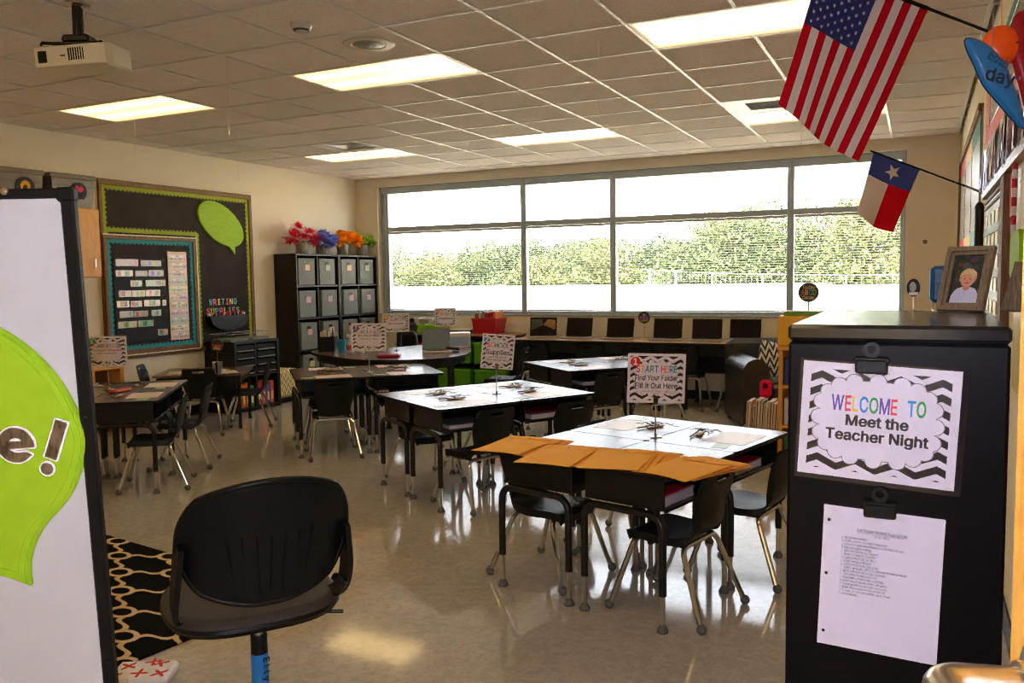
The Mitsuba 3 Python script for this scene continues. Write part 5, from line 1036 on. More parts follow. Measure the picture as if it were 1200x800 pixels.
k = thing('folding_chair', 'dark chair with a grey tubular back frame behind the curved table', 'chair'); M = Tr(-5.80, 8.66) @ Rz(2.75)
part(k, 'back_frame', tube(bend([[-.19, -.17, .02], [-.17, -.17, .83], [.17, -.17, .83], [.19, -.17, .02]], .12, 7), .011, 8), 'grey_rubber', M); part(k, 'back_panel', bev(-.155, .155, -.178, -.162, .52, .79, .006), 'black_plastic', M); part(k, 'seat', bev(-.18, .18, -.15, .20, .42, .445, .01), 'black_plastic', M)
part(k, 'front_leg', mb(tube([[-.18, .18, .43], [-.19, .20, 0]], .011, 8), tube([[.18, .18, .43], [.19, .20, 0]], .011, 8)), 'grey_rubber', M)
CT = .755
k = thing('low_counter', 'low black storage counter under the window, left of the laptop table', 'counter')
c0, c1 = -6.28, -4.62
part(k, 'carcass', mb(bev(c0, c1, 9.42, 9.86, CT - .05, CT - .022, .003), *[bev(x, x + .025, 9.43, 9.86, 0, CT - .05, .003) for x in (c0, -5.70, -5.16, c1 - .025)], bev(c0, c1, 9.84, 9.86, 0, CT - .03, .002), bev(c0, c1, 9.44, 9.86, .0, .03, .002), bev(c0, c1, 9.44, 9.86, .36, .38, .002)), 'black_laminate')
part(k, 'worktop', bev(c0 - .01, c1 + .01, 9.40, 9.87, CT - .022, CT, .004), 'table_wood')
gl = ['upper', 'lower']
for i, (xa, xb) in enumerate(((-5.67, -5.17), (-5.13, -4.65))):
    for j, z in enumerate((.385, .035)):
        k = thing('green_bin', f'bright green bin, {gl[j]} {("left", "right")[i]} of four in the low counter', 'bin', 'green bins in the low counter')
        part(k, 'tub', MB().add(bev(xa + .012, xb - .012, 9.36, 9.80, z, z + .27, .012), c(82, 150, 22)), 'print_satin'); part(k, 'rim', MB().add(bev(xa + .006, xb - .006, 9.352, 9.80, z + .25, z + .275, .006), c(94, 164, 30)), 'print_satin')
k = thing('red_bin', 'red plastic bin at the left of the green bins in the low counter', 'bin'); part(k, 'tub', MB().add(bev(-6.24, -5.72, 9.36, 9.80, .385, .62, .012), c(170, 22, 50)), 'print_satin'); part(k, 'rim', MB().add(bev(-6.245, -5.715, 9.352, 9.80, .60, .63, .006), c(186, 30, 60)), 'print_satin')
for i, (x0_, nm) in enumerate(((-6.12, 'left'), (-5.90, 'right'))):
    k = thing('lime_caddy', f'lime green caddy of papers on the low counter, {nm} of two', 'caddy', 'lime caddies')
    part(k, 'tub', MB().add(bev(x0_, x0_ + .20, 9.50, 9.78, CT + .0005, CT + .12, .012), c(140, 206, 10)), 'print_satin'); part(k, 'papers', MB().add(bev(x0_ + .015, x0_ + .085, 9.52, 9.76, CT + .1, CT + .20, .004), c(206, 206, 204)).add(bev(x0_ + .1, x0_ + .185, 9.52, 9.76, CT + .1, CT + .185, .004), c(150, 150, 126)), 'print_matte')
solo('pencil_sharpener', 'small black pencil sharpener on the low counter left of the lime caddies', 'sharpener', mb(bev(-6.24, -6.155, 9.60, 9.72, CT + .0005, CT + .19, .015)), 'black_plastic')
k = thing('red_basket', 'red basket of books and papers on the low counter under the window', 'basket')
x0_, x1_ = -5.22, -4.86
def rb(s, z): return np.array([[x0_ + (1 - s) * .18, 9.50, z], [x1_ - (1 - s) * .18, 9.50, z], [x1_ - (1 - s) * .18, 9.80, z], [x0_ + (1 - s) * .18, 9.80, z]])
part(k, 'tub', MB().add(loft([rb(.80, CT + .0005), rb(1.0, CT + .20), rb(.97, CT + .20)]), c(176, 12, 30)), 'print_satin', ang=20); part(k, 'rim', MB().add(tube(rb(1.0, CT + .20), .009, 6, closed=True), c(190, 18, 36)), 'print_satin')
for i in range(6):
    xx = x0_ + .03 + i * .052; solo('book', f'{("brown", "white", "tan", "red", "dark red", "orange")[i]} book standing in the red basket under the window', 'book', MB().add(bev(xx, xx + .036, 9.54, 9.76, CT + .07, CT + .27 + .012 * (i % 3), .003), c(*[(110, 80, 60), (206, 200, 196), (150, 130, 110), (190, 30, 40), (160, 24, 36), (214, 120, 50)][i])), 'print_satin', group='books in the red basket')
for i in range(5): solo('paper_stack', f'{("bottom", "second", "third", "fourth", "top")[i]} folder of the pale pile on the low counter before the red basket', 'paper', MB().add(bev(-.14, .14, -.10, .10, 0, .011, .003), c(*[(120, 110, 96), (190, 180, 160), (150, 140, 120), (110, 104, 96), (206, 196, 176)][i])), 'print_matte', Tr(-5.44 + .01 * i, 9.58, CT + .0005 + i * .0115) @ Rz(.1 * i - .2), group='folders on the low counter') if i < 5 else None

# ================================================================= laptop table under the window
k = thing('laptop_table', 'long brown-topped black table of laptops under the window', 'table')
tx0, tx1, ty0, ty1, TZ = -4.44, -1.27, 9.02, 9.72, .74
part(k, 'tabletop', bev(tx0, tx1, ty0, ty1, TZ - .026, TZ, .004), 'table_wood'); part(k, 'front_apron', bev(tx0 + .03, tx1 - .03, ty0 + .04, ty0 + .06, TZ - .15, TZ - .026, .003), 'black_metal'); part(k, 'edge_band', bev(tx0, tx1, ty0 - .003, ty0, TZ - .028, TZ - .006, .001), 'black_plastic')
for x in (tx0 + .08, tx0 + 1.05, tx1 - 1.05, tx1 - .08):
    for y in (ty0 + .06, ty1 - .08): part(k, 'leg', bev(x - .022, x + .022, y - .022, y + .022, 0, TZ - .026, .003), 'black_metal')
part(k, 'modesty_panel', bev(tx0 + .06, tx1 - .06, ty1 - .05, ty1 - .035, .34, TZ - .03, .003), 'black_laminate')
lx = [-4.19, -3.72, -3.20, -2.625, -2.172, -1.747]
ll = ['first laptop from the left end of the window table, golden reflection painted on its screen', 'black laptop on the window table, second from its left end', 'black laptop on the window table, just left of the round stick sign', 'black laptop on the window table, just right of the round stick sign', 'black laptop on the window table, second from its right end', 'black laptop at the right end of the window table']
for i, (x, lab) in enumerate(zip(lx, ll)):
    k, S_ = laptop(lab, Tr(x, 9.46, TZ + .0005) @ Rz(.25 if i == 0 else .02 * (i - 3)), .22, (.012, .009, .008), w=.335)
    if i == 0: part(k, 'painted_reflection', MB().add(tm([[.0, -.0088, .13], [.15, -.0088, .07], [.15, -.0088, .19], [.05, -.0088, .20]], [[0, 1, 2], [0, 2, 3]]), c(130, 80, 20)).add(tm([[-.15, -.0088, .06], [.0, -.0088, .13], [-.02, -.0088, .2], [-.15, -.0088, .2]], [[0, 1, 2], [0, 2, 3]]), c(40, 60, 60)), 'print_gloss', S_, ang=0, label='golden and teal reflection painted on the screen')  # gold and teal quads paint a reflection onto the dark screen
    if i == 5:
        for q in range(3): solo('headphones', f'small headphones before the last laptop on the right, {("left", "middle", "right")[q]}', 'headphones', mb(mv(tube([[.03 * math.cos(a), 0, .03 * math.sin(a) + .02] for a in np.linspace(0, PI, 9)], .005, 6), I4), ball(-.03, 0, .018, .016, 1), ball(.03, 0, .018, .016, 1)), 'grey_rubber', Tr(x - .07 + q * .07, 9.16, TZ + .001), group='headphones on the window table')

# ================================================================= reading corner behind the filing cabinet
AM = Fr([-1.490, 7.98, 0], [.915, .404, 0], [-.404, .915, 0]); k = thing('armchair', 'black leather club armchair with rounded arms, at the end of the laptop table', 'armchair')
AM = np.array(AM)
def armp(w=.25, h=.68): return sg.Polygon([(0, .05), (0, h - w / 2)] + [(w / 2 - w / 2 * math.cos(a), h - w / 2 + w / 2 * math.sin(a)) for a in np.linspace(.1, PI - .1, 14)] + [(w, h - w / 2), (w, .05)])
for x in (0, .76):
    ar = mv(extr(armp(), .80), np.array([[1, 0, 0, x], [0, 0, 1, 0], [0, 1, 0, 0], [0, 0, 0, 1.0]])); ar.invert(); part(k, 'arm', ar, 'black_leather', AM, ang=40)
    pf_ = armp().buffer(-.025); fr_ = mv(extr(pf_, .012), np.array([[1, 0, 0, x], [0, 0, -1, .004], [0, 1, 0, 0], [0, 0, 0, 1.0]])); part(k, 'arm_facing', fr_, 'black_leather', AM, ang=30)
part(k, 'seat_cushion', bev(.255, .755, .02, .66, .22, .44, .04), 'black_leather', AM); part(k, 'plinth', bev(.25, .76, .04, .78, .05, .22, .01), 'black_leather', AM)
part(k, 'backrest', mv(bev(.02, .99, -.12, .12, 0, .52, .06), Tr(0, .78, .30) @ Rx(-.14)), 'black_leather', AM)
for x, y in ((.06, .06), (.95, .06), (.06, .74), (.95, .74)): part(k, 'foot', bev(x - .03, x + .03, y - .03, y + .03, 0, .055, .004), 'black_plastic', AM)
k = thing('zigzag_pillow', 'black and white zigzag throw pillow on the black armchair', 'pillow')
pg = np.zeros((13, 13, 3))
for i in range(13):
    for j in range(13): u, v = -1 + i / 6, -1 + j / 6; pg[i, j] = [.20 * u * (1 - .06 * v * v), .075 * (1 - u * u) ** .5 * (1 - v * v) ** .5, .19 * v * (1 - .06 * u * u)]
pg2 = pg.copy(); pg2[..., 1] *= -1
def gridm(P, flip=False):
    m, n = P.shape[:2]; ii = (np.arange(m - 1)[:, None] * n + np.arange(n - 1)[None]).ravel(); F = np.vstack([np.stack([ii, ii + n, ii + n + 1], 1), np.stack([ii, ii + n + 1, ii + 1], 1)]); return tm(P.reshape(-1, 3), F[:, ::-1] if flip else F)
part(k, 'cover', mb(gridm(pg, True), gridm(pg2)), 'chevron_black', AM @ Tr(.42, .36, .625) @ Rz(.15) @ Rx(-.5) @ Ry(.35), ang=60, uvf=lambda V, N: np.stack([V[:, 0] * .96 + V[:, 1] * .28, V[:, 2]], 1))
solo('grey_cushion', 'grey seat pad on the black armchair under the zigzag pillow', 'cushion', MB().add(bev(.28, .74, .05, .60, .441, .485, .02), c(96, 104, 110)), 'print_cloth', AM)
k = thing('book_stand', 'low black stand in front of the armchair holding a row of picture books', 'stand'); part(k, 'bin', mb(bev(-1.255, -.968, 6.70, 6.98, 0, .205, .01), bev(-1.262, -1.245, 6.70, 6.98, .205, .27, .004), bev(-1.255, -.968, 6.97, 6.985, .205, .30, .004)), 'black_plastic')
x = -1.238; i = 0
tones = [(176, 150, 116), (206, 186, 150), (120, 96, 70), (190, 170, 130), (150, 60, 50), (214, 196, 160), (96, 110, 100), (200, 160, 90), (226, 214, 190), (140, 120, 90), (186, 90, 50), (210, 190, 150), (110, 90, 70), (196, 176, 140), (90, 100, 120), (216, 200, 170)]
orders = ['first', 'second', 'third', 'fourth', 'fifth', 'sixth', 'seventh', 'eighth', 'ninth', 'tenth', 'eleventh', 'twelfth', 'thirteenth', 'fourteenth', 'fifteenth', 'sixteenth', 'seventeenth', 'eighteenth', 'nineteenth', 'twentieth']
while x < -.99 and i < 16:
    th_ = prng.uniform(.010, .020); M = Tr(x, 6.84, .206) @ Ry(.05 + .01 * i * 0)
    kb = thing('picture_book', f'picture book, {orders[i]} from the left in the row before the armchair', 'book', 'picture books before the armchair'); h_ = .225 + .06 * prng.uniform()
    part(kb, 'cover', MB().add(bev(0, .002, -.12, .11, 0, h_, .0005), c(*tones[i])).add(bev(th_ - .002, th_, -.12, .11, 0, h_, .0005), c(*tones[i])).add(bev(0, th_, .108, .11, 0, h_, .0005), c(*tones[i])), 'print_satin', M); part(kb, 'pages', MB().add(bev(.002, th_ - .002, -.116, .108, .003, h_ - .003, .0005), c(206, 190, 160)), 'print_matte', M)
    x += th_ + .0035; i += 1
k = thing('pink_pouch', 'hot pink pouch with a dark spot lying on the picture books', 'pouch'); part(k, 'body', MB().add(bev(-.045, .045, -.03, .03, 0, .14, .02), c(220, 24, 70)), 'print_cloth', Tr(-1.10, 6.82, .50) @ Rx(-.3)); part(k, 'spot', MB().add(mv(extr(sg.Point(0, 0).buffer(.02), .003), Fr([0, -.0305, .085], [1, 0, 0], [0, 0, 1])), c(60, 14, 26)), 'print_cloth', Tr(-1.10, 6.82, .50) @ Rx(-.3))
k = thing('oak_bookcase', 'narrow oak bookcase edge showing behind the filing cabinet', 'bookcase')
ox0, ox1, oy0, oy1, oz = -.955, -.18, 6.50, 6.82, .934
part(k, 'carcass', mb(bev(ox0, ox0 + .03, oy0, oy1, 0, oz - .03, .003), bev(ox1 - .03, ox1, oy0, oy1, 0, oz - .03, .003), bev(ox0, ox1, oy1 - .012, oy1, 0, oz - .03, .002)), 'oak'); part(k, 'top', bev(ox0 - .008, ox1 + .008, oy0 - .006, oy1, oz - .03, oz, .004), 'oak')
for z in (.06, .34, .64): part(k, 'shelf', bev(ox0 + .03, ox1 - .03, oy0, oy1 - .012, z - .022, z, .002), 'oak')
for j, z in enumerate((.06, .34, .64)):
    x = ox0 + .04
    for i in range(4): w = prng.uniform(.025, .05); solo('book', f'{("green", "white", "blue", "red")[(i + j) % 4]} book on the {("bottom", "middle", "top")[j]} shelf of the oak bookcase', 'book', MB().add(bev(x, x + w, oy0 + .03, oy0 + .24, z + .0005, z + .20 + .01 * i, .003), c(*[(40, 110, 50), (206, 200, 196), (40, 60, 120), (160, 40, 40)][(i + j) % 4])), 'print_satin', group='books in the oak bookcase'); x += w + .004

# ================================================================= right wall displays
RM = Fr([XR, 0, 0], [0, -1, 0], [0, 0, 1])
def rq(ya, yb, za, zb, d0, d1, col=None): return MB().add(mv(bev(-max(ya, yb), -min(ya, yb), za, zb, d0, d1, .002), RM), col)
PKc, YLc, TLc, ORc = c(214, 70, 92), c(226, 172, 50), c(60, 146, 150), c(196, 120, 50)
k = thing('calendar_board', 'wood-framed grey board with pink, yellow and teal headings on the right wall', 'bulletin board')
part(k, 'backing', rq(6.40, 9.62, 1.05, 2.56, 0, .010, c(150, 152, 140)), 'print_satin', ang=0)
for q in ((6.40, 9.64, 2.52, 2.575), (6.40, 9.64, 1.03, 1.08), (9.60, 9.64, 1.08, 2.52)): part(k, 'frame_rail', rq(*q, 0, .03), 'frame_wood')
part(k, 'border_strip', rq(6.40, 6.46, 1.08, 2.52, .0101, .014, (.012, .012, .014)), 'print_satin', label='black border strip')
for (ya, yb), col in zip(((8.60, 9.58), (7.52, 8.58), (6.50, 7.50)), (PKc, YLc, TLc)):
    for za, zb in ((2.375, 2.50), (1.66, 1.77), (1.49, 1.60)): part(k, 'heading_strip', rq(ya, yb, za, zb, .0102, .013, col), 'print_satin', ang=0)
for y in (8.59, 7.51): part(k, 'column_line', rq(y - .012, y + .012, 1.08, 2.37, .0102, .0135, ORc), 'print_satin', ang=0)
k = thing('hanging_tube', 'long black tube hanging on the right wall between the two displays', 'tube'); part(k, 'tube', mb(cyl([XR - .03, 5.985, 1.25], [XR - .03, 5.985, 1.86], .026, 12)), 'black_plastic'); part(k, 'cap', mv(lathe([(.028, 0), (.026, .02), (.012, .045)], 12), Tr(XR - .03, 5.985, 1.855)), 'black_plastic'); part(k, 'hook', cyl([XR, 5.985, 1.89], [XR - .03, 5.985, 1.89], .005, 6), 'chrome')
k = thing('party_display', 'display with pink and yellow bands and silver foil fringe, high on the right wall', 'wall decoration')
part(k, 'backing', rq(3.3, 5.88, 1.95, 2.62, 0, .010, c(70, 68, 66)), 'print_satin', ang=0)
part(k, 'side_band', rq(5.58, 5.875, 2.21, 2.56, .0101, .014, PKc), 'print_satin'); part(k, 'lower_band', rq(3.3, 5.58, 2.20, 2.29, .0101, .014, PKc), 'print_satin'); part(k, 'yellow_band', rq(3.3, 5.875, 2.15, 2.20, .0101, .015, YLc), 'print_satin', label='yellow paper band'); part(k, 'teal_band', rq(3.3, 5.875, 2.56, 2.62, .0101, .014, TLc), 'print_satin', label='teal paper band')
part(k, 'foil_panel', rq(3.3, 5.56, 2.30, 2.55, .0101, .012), 'foil_silver')
F_ = MB(); y = 3.32
while y < 5.86:
    w = prng.uniform(.012, .022); a = prng.uniform(-.6, .6); F_.add(mv(box(-w / 2, w / 2, -prng.uniform(.20, .235), 0, -.0004, .0004), RM @ Tr(-y, 2.155, .022 + prng.uniform(0, .012)) @ Ry(a) @ Rx(prng.uniform(-.06, .06)))); y += w * .9
part(k, 'fringe', F_, 'foil_silver', ang=0, kind='stuff', label='silver foil fringe')
part(k, 'bottom_rail', rq(3.3, 5.76, 1.895, 1.94, 0, .035), 'table_wood')
k = thing('pocket_display', 'wood-framed chart of dark rows and white cards below the foil fringe', 'pocket chart')
part(k, 'backing', rq(4.36, 5.73, .95, 1.89, 0, .012, c(150, 140, 96)), 'print_satin', ang=0); part(k, 'frame_rail', rq(4.20, 4.38, .95, 1.89, 0, .035), 'frame_wood')
for z in (1.87, 1.835): part(k, 'wood_strip', rq(4.38, 5.73, z - .010, z + .008, .012, .02), 'frame_wood')
for r, z in enumerate((1.70, 1.585, 1.47, 1.355, 1.24, 1.125)):
    part(k, 'row_band', rq(4.40, 5.70, z - .028, z + .022, .012, .016, c(52, 50, 54)), 'print_satin', ang=0)
    for i in range(5): ya = 4.44 + i * .255 + prng.uniform(0, .03); part(k, 'card', rq(ya, ya + .17, z + .016, z + .085, .0125, .0165, c(*[(214, 210, 206), (226, 222, 216), (206, 200, 190), (226, 206, 120)][(i * 3 + r) % 4])), 'print_satin', ang=0)
k = thing('pink_banner', 'narrow pink paper strip on the right wall past the wooden frame edge', 'banner'); part(k, 'strip', rq(4.06, 4.19, 1.70, 1.885, .001, .012, c(224, 96, 110)), 'print_satin', ang=0); part(k, 'red_edge', rq(3.98, 4.06, 1.73, 1.885, .001, .010, c(150, 20, 40)), 'print_satin', ang=0)
k = thing('striped_pole', 'red and white striped paper pole on the right wall', 'decoration'); P_ = np.array([XR - .02, 3.885, 0])
for i in range(9): part(k, 'band', MB().add(cyl(P_ + [0, 0, 1.62 + i * .036], P_ + [0, 0, 1.656 + i * .036], .010, 10), c(180, 20, 44) if i % 2 else c(220, 200, 200)), 'print_satin')
k = thing('green_cutout', 'fuzzy lime green mitten shape on the right wall above the plank sign', 'decoration'); part(k, 'shape', mv(extr(rrect(-3.98, -3.62, 1.44, 1.63, .06), .02), RM @ Tr(0, 0, .002)), 'green_vinyl'); part(k, 'blue_tip', MB().add(mv(extr(sg.Polygon([(-3.96, 1.44), (-3.64, 1.44), (-3.60, 1.39), (-3.80, 1.37)]), .015), RM @ Tr(0, 0, .002)), c(130, 170, 200)), 'print_cloth')
k = thing('cream_panel', 'pale yellow lined paper panel on the right wall behind the striped pole', 'poster'); part(k, 'sheet', rq(3.3, 3.97, 1.0, 1.885, .001, .0032, c(206, 196, 130)), 'print_satin', ang=0)

# ================================================================= flags
def cloth_pt(A, D, B, C, amp, ph):
    A, D, B, C = map(np.array, (A, D, B, C)); nrm = np.cross(D - A, B - A); nrm = nrm / np.linalg.norm(nrm)
    def f(s, t):      # s: along the hoist (0 at the wall end), t: along the fly
        return A * (1 - s) * (1 - t) + D * s * (1 - t) + B * (1 - s) * t + C * s * t + nrm * amp * t * math.sin(s * 7 + ph + t * 1.6) + np.array([0, 0, -.018]) * math.sin(PI * s) * t
    return f, nrm
def patch(f, s0, s1, t0, t1, ns, nt, th=.0012):
    return sheet(np.array([[f(s0 + (s1 - s0) * i / ns, t0 + (t1 - t0) * j / nt) for j in range(nt + 1)] for i in range(ns + 1)]), th)
def star_on(f, nrm, s, t, rs, rt, off):
    pts = []
    for i in range(10):
        a = PI / 2 + i * PI / 5; r = 1 if i % 2 == 0 else .40; pts.append((s + rs * r * math.cos(a), t + rt * r * math.sin(a)))
    V = [f(s, t)] + [f(*q) for q in pts]; V = np.array(V); T_, B_ = V + nrm * off, V - nrm * off
    F = [[0, 1 + i, 1 + (i + 1) % 10] for i in range(10)]; F2 = [[11, 12 + (i + 1) % 10, 12 + i] for i in range(10)]
    return tm(np.vstack([T_, B_]), F + F2)
fA, fD, fB, fC = [0.001, 4.50, 2.705], [-0.440, 4.105, 2.843], [-0.293, 4.36, 2.004], [-0.609, 4.04, 2.245]
fl_, nr = cloth_pt(fA, fD, fB, fC, .022, .6)
k = thing('striped_flag', 'red and white striped flag with a starred blue canton, near the ceiling', 'flag')
RED, WHT, BLU = c(206, 18, 42), c(240, 232, 230), c(52, 58, 124)
for i in range(13):
    s0, s1 = i / 13, (i + 1) / 13; part(k, 'stripe', MB().add(patch(fl_, s0, s1, .40 if i >= 6 else 0, 1, 2, 14), RED if i % 2 == 0 else WHT), 'print_cloth', ang=60)
part(k, 'canton', MB().add(patch(fl_, 6 / 13, 1, 0, .40, 10, 8), BLU), 'print_cloth', ang=60, label='blue canton')
for r in range(9):
    for j in range(6 if r % 2 == 0 else 5):
        s = 6 / 13 + 7 / 13 * (.10 * (r + 1)); t = .40 * ((2 * j + (1 if r % 2 == 0 else 2)) / 12); part(k, 'star', MB().add(star_on(fl_, nr, s, t, .0165, .0165, .0016), c(214, 206, 210)), 'print_cloth', ang=0)
pe = np.array([XR, 4.84, 2.60]); pd = np.array(fD) - np.array(fA); pd /= np.linalg.norm(pd)
pe = np.array(fA) - pd * ((np.array(fA)[0] - XR) / pd[0] * -1) if False else np.array(fA) + pd * ((XR - .004 - fA[0]) / pd[0])
part(k, 'pole', tube([pe, np.array(fD) + pd * .03], .0075, 8), 'black_plastic'); part(k, 'pole_sleeve', tube([np.array(fA) + [0, 0, .0], np.array(fD)], .0095, 8), 'black_plastic'); part(k, 'bracket', mb(mv(bev(-.03, .03, -.045, .045, 0, .008, .002), RM @ Tr(-pe[1], pe[2], 0)), tube([pe, pe + pd * .08], .013, 8)), 'chrome')
tA, tD, tB, tC = [-0.025, 5.62, 2.085], [-0.27, 5.431, 2.181], [-0.168, 5.519, 1.713], [-0.358, 5.379, 1.824]
f2, n2 = cloth_pt(tA, tD, tB, tC, .012, .2)
k = thing('lone_star_flag', 'small flag with one white star on blue over white and red bands', 'flag')
part(k, 'blue_band', MB().add(patch(f2, 0, 1, 0, .36, 10, 6), c(60, 76, 146)), 'print_cloth', ang=60, label='blue hoist band'); part(k, 'red_band', MB().add(patch(f2, 0, .5, .36, 1, 5, 8), c(210, 16, 32)), 'print_cloth', ang=60, label='red lower band'); part(k, 'white_band', MB().add(patch(f2, .5, 1, .36, 1, 5, 8), c(232, 220, 204)), 'print_cloth', ang=60, label='white upper band')
part(k, 'star', MB().add(star_on(f2, n2, .5, .18, .17, .125, .0016), c(216, 206, 196)), 'print_cloth', ang=0)
pd2 = np.array(tD) - np.array(tA); pd2 /= np.linalg.norm(pd2); pe2 = np.array(tA) + pd2 * ((XR - tA[0]) / pd2[0])
part(k, 'pole', tube([pe2, np.array(tD) + pd2 * .02], .0055, 8), 'black_plastic'); part(k, 'bracket', mb(mv(bev(-.02, .02, -.03, .03, 0, .008, .002), RM @ Tr(-pe2[1], pe2[2], 0)), tube([pe2, pe2 + pd2 * .16], .0075, 8)), 'chrome')

# ================================================================= balloons by the door
def pillow(outline, M, d, col, kname, parent, bsdf='print_gloss'):
    P = np.array(outline); cen = P.mean(0); rings = []
    for s, z in ((1, 0), (.96, .35), (.82, .68), (.6, .88), (.3, .98)): rings.append(np.column_stack([cen + (P - cen) * s, np.full(len(P), z * d)]))
    top = loft(rings); bot = loft([r * [1, 1, -1] for r in rings]); bot.invert(); return part(parent, kname, MB().add(top, col).add(bot, col), bsdf, M, ang=50)
UX, UY = [.899, .438, -.014], [-.021, .074, .997]
BM = Fr([.165, 2.795, 2.015], UX, UY); sc = 2.4 / 983.4
px = lambda pts, cx=1165, cy=96: [((x - cx) * sc, (cy - y) * sc) for x, y in pts]
k = thing('blue_balloon', 'blue leaf-shaped foil balloon printed day, hanging by the door', 'balloon')
ol = smooth_outline(px([(1136, 47), (1150, 49), (1168, 61), (1182, 80), (1193, 108), (1201, 152), (1190, 142), (1172, 121), (1155, 100), (1144, 76)]))
pillow(ol, BM, .020, c(34, 112, 178), 'skin', k); part(k, 'seam', MB().add(tube(np.column_stack([ol, np.zeros(len(ol))]), .0022, 6, closed=True), c(16, 52, 84)), 'print_gloss', BM)
part(k, 'lettering', MB().add(mv(ctext('day', .036, .014, -.008, True, .001), Tr(0, 0, .0195) @ Rz(-.25)), c(20, 40, 60)).add(mv(ctext('birth', .022, -.018, .040, True, .001), Tr(0, 0, .019) @ Rz(-.55)), c(22, 74, 120)), 'print_gloss', BM, ang=0)
part(k, 'string', MB().add(tube([BM[:3, 3] + [-.0, 0, .05], [.17, 2.83, 2.5], [.19, 2.9, H - .004]], .0012, 5), c(120, 120, 130)), 'print_satin')
k = thing('orange_balloon', 'round orange balloon above the blue balloon by the door', 'balloon'); M = Fr([.195, 2.91, 2.135], UX, UY)
part(k, 'skin', MB().add(loft([np.column_stack([.054 * math.cos(b_) * np.cos(np.linspace(0, 2 * PI, 24, endpoint=False)) * 1.0, .060 * math.cos(b_) * np.sin(np.linspace(0, 2 * PI, 24, endpoint=False)), np.full(24, .035 * math.sin(b_))]) for b_ in np.linspace(-1.5, 1.5, 13)]), c(240, 84, 14)), 'print_satin', M, ang=60)
part(k, 'string', MB().add(tube([M[:3, 3] + [0, 0, .04], [.19, 2.96, H - .004]], .0012, 5), c(200, 120, 60)), 'print_satin')
k = thing('red_balloon', 'long red balloon with confetti print beside the blue balloon by the door', 'balloon'); M = Fr([.265, 2.93, 2.05], UX, UY)
ol = smooth_outline(px([(1180, 22), (1190, 8), (1204, 10), (1212, 60), (1218, 120), (1212, 158), (1200, 140), (1188, 100), (1178, 62)], 1198, 84)); pillow(ol, M, .024, c(150, 10, 26), 'skin', k, 'print_satin')
for i in range(9): a, b_ = prng.uniform(-.045, -.005), prng.uniform(-.02, .09); part(k, 'confetti', MB().add(mv(extr(sg.box(-.005, -.003, .005, .003), .001), Tr(a, b_, .0225) @ Rz(i)), c(*[(120, 60, 160), (206, 200, 210), (70, 110, 170), (220, 120, 60)][i % 4])), 'print_foil', M, ang=0)
part(k, 'string', MB().add(tube([M[:3, 3] + [0, 0, .12], [.27, 2.98, H - .004]], .0012, 5), c(150, 40, 50)), 'print_satin')
k = thing('pink_balloon', 'magenta balloon tip above the red balloon at the right edge', 'balloon'); M = Fr([.285, 3.02, 2.20], UX, UY); ol = smooth_outline(px([(1180, 40), (1182, 22), (1192, 12), (1206, 14), (1212, 34), (1204, 58), (1190, 60)], 1196, 36)); pillow(ol, M, .02, c(190, 20, 70), 'skin', k)
part(k, 'string', MB().add(tube([M[:3, 3] + [0, 0, .05], [.29, 3.04, H - .004]], .0012, 5), c(150, 40, 80)), 'print_satin')

# ================================================================= ceiling things
k = thing('projector', 'cream ceiling projector with black mount in the upper left corner', 'projector'); PJ = Tr(-3.845, 2.975, 2.607) @ Rz(math.radians(24)) @ Ry(-.05) @ Rx(.06)
body = trimesh.convex.convex_hull(np.array([[x, y, z] for x, y in ((-.19, -.10), (-.185, -.125), (.12, -.14), (.17, -.125), (.19, -.09), (.19, .10), (.17, .13), (-.17, .13), (-.19, .10)) for z in (-.047, .047)] + [[x * .94, y * .9, z] for x, y in ((-.19, -.12), (.19, -.12), (.19, .12), (-.19, .12)) for z in (-.055, .055)]))
part(k, 'body', MB().add(body, c(206, 196, 172)), 'print_satin', PJ, ang=20)
part(k, 'front_window', mv(extr(rrect(-.022, .022, -.028, .028, .004), .003), Fr([-.145, -.1265, 0], [1, -.05, 0], [0, 0, 1])), 'black_plastic', PJ); part(k, 'badge', MB().add(mv(bev(-.012, .012, -.004, .004, 0, .002, .0005), Fr([-.04, -.131, -.0], [1, -.05, 0], [0, 0, 1])), c(60, 56, 52)), 'print_satin', PJ)
for bx_, w_v, n_v in ((.035, .085, 7), (.135, .06, 5)):
    for i in range(n_v): part(k, 'vent_slot', mv(bev(-.0035, .0035, -.03, .03, 0, .003, .0008), Fr([bx_ - w_v / 2 + i * w_v / n_v, -.1345 + (.012 if bx_ > .1 else 0), .004], [1, .25 if bx_ > .1 else -.05, 0], [0, 0, 1])), 'black_plastic', PJ)
part(k, 'mount_plate', mb(bev(-.11, .11, -.07, .07, .058, .075, .006), bev(-.07, .07, -.05, .05, .075, .118, .012)), 'black_metal', Tr(-3.865, 2.965, 2.607) @ Rz(.42))
for sx in (-1, 1):
    for sy in (-1, 1): part(k, 'mount_arm', tube([[sx * .09, sy * .05, .07], [sx * .15, sy * .09, .064], [sx * .155, sy * .093, .05]], .008, 6), 'black_metal', Tr(-3.86, 2.97, 2.607) @ Rz(.42))
part(k, 'pole', cyl([-3.87, 2.965, 2.70], [-3.87, 2.965, H - .004], .026, 16), 'black_metal'); part(k, 'ceiling_flange', mv(lathe([(.06, 0), (.06, .006), (.03, .012)], 20), Tr(-3.87, 2.965, H - .004) @ Rx(PI)), 'satin_steel', label='brassy ceiling flange')
part(k, 'lens', mv(lathe([(.035, 0), (.035, .02), (.028, .022)], 20), Fr([.09, .13, 0], [-1, 0, 0], [0, 0, 1])), 'black_plastic', PJ)
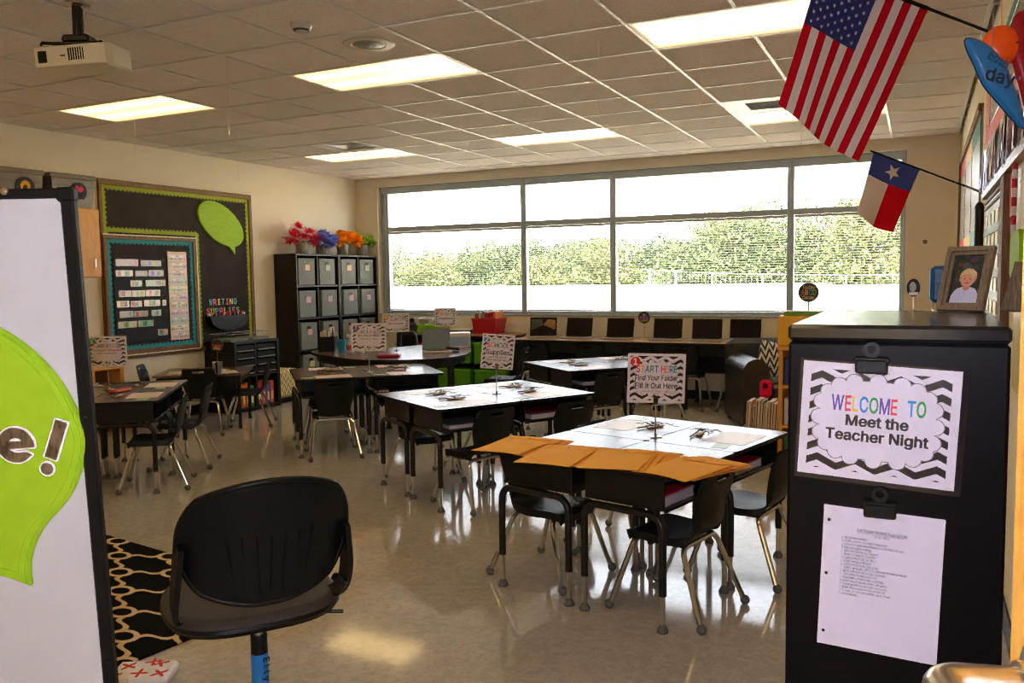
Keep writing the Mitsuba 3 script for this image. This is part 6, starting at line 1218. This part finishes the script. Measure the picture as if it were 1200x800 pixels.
k = thing('ceiling_speaker', 'round flush ceiling speaker in the board behind the middle ceiling light', 'speaker'); part(k, 'ring', MB().add(mv(lathe([(.158, 0), (.15, .006), (.105, .007), (.10, .003)], 36), Tr(-3.025, 4.283, H + .0015) @ Rx(PI)), c(196, 184, 160)), 'print_satin'); part(k, 'grille', MB().add(mv(lathe([(.10, 0), (.09, .004), (.001, .0055)], 36), Tr(-3.025, 4.283, H + .0010) @ Rx(PI)), c(118, 108, 94)), 'print_satin')
k = thing('smoke_detector', 'small domed smoke detector on the ceiling', 'smoke detector'); part(k, 'dome', MB().add(mv(lathe([(.062, 0), (.062, .012), (.05, .032), (.03, .044), (.012, .046)], 24), Tr(-3.109, 3.771, H + .0015) @ Rx(PI)), c(190, 186, 176)), 'print_satin'); part(k, 'sensor_ring', MB().add(mv(lathe([(.045, .036), (.047, .033), (.04, .04)], 20), Tr(-3.109, 3.771, H) @ Rx(PI)), c(60, 62, 66)), 'print_satin')
hl = ['beside the striped flag', 'beside the striped flag edge', 'just above the first window bay', 'over the middle window bay', 'below the air vent near the flag', 'in front of the black board', 'in front of the green bubble', 'left of the middle ceiling light']
for (x, y), lab in zip(((-1.747, 4.795), (-1.145, 4.812), (-3.973, 7.25), (-1.869, 7.47), (-.836, 6.70), (-5.92, 5.02), (-5.80, 6.06), (-3.95, 4.06)), hl):
    k = thing('hanging_hook', f'thin white ceiling string with a wire hook, {lab}', 'hook', 'hanging ceiling hooks'); part(k, 'string', MB().add(cyl([x, y, 2.46], [x, y, H - .001], .0012, 5), c(206, 196, 176)), 'print_satin'); part(k, 'wire_hook', tube([[x, y, 2.465], [x + .012, y, 2.435], [x, y, 2.40], [x - .01, y, 2.43], [x - .002, y, 2.46]], .0016, 5), 'satin_steel')

k = thing('thermostat', 'small round knob on the back wall right of the window', 'thermostat'); part(k, 'knob', MB().add(mv(lathe([(.022, 0), (.022, .008), (.012, .018)], 14), BW(.02, 1.79) @ Tr(0, 0, 0)), c(120, 84, 50)), 'print_satin')
solo('power_adapter', 'pale power box under the laptop table below the small round sign', 'power box', MB().add(bev(-2.98, -2.88, 9.60, 9.668, .56, .66, .008), c(150, 150, 150)), 'print_satin')
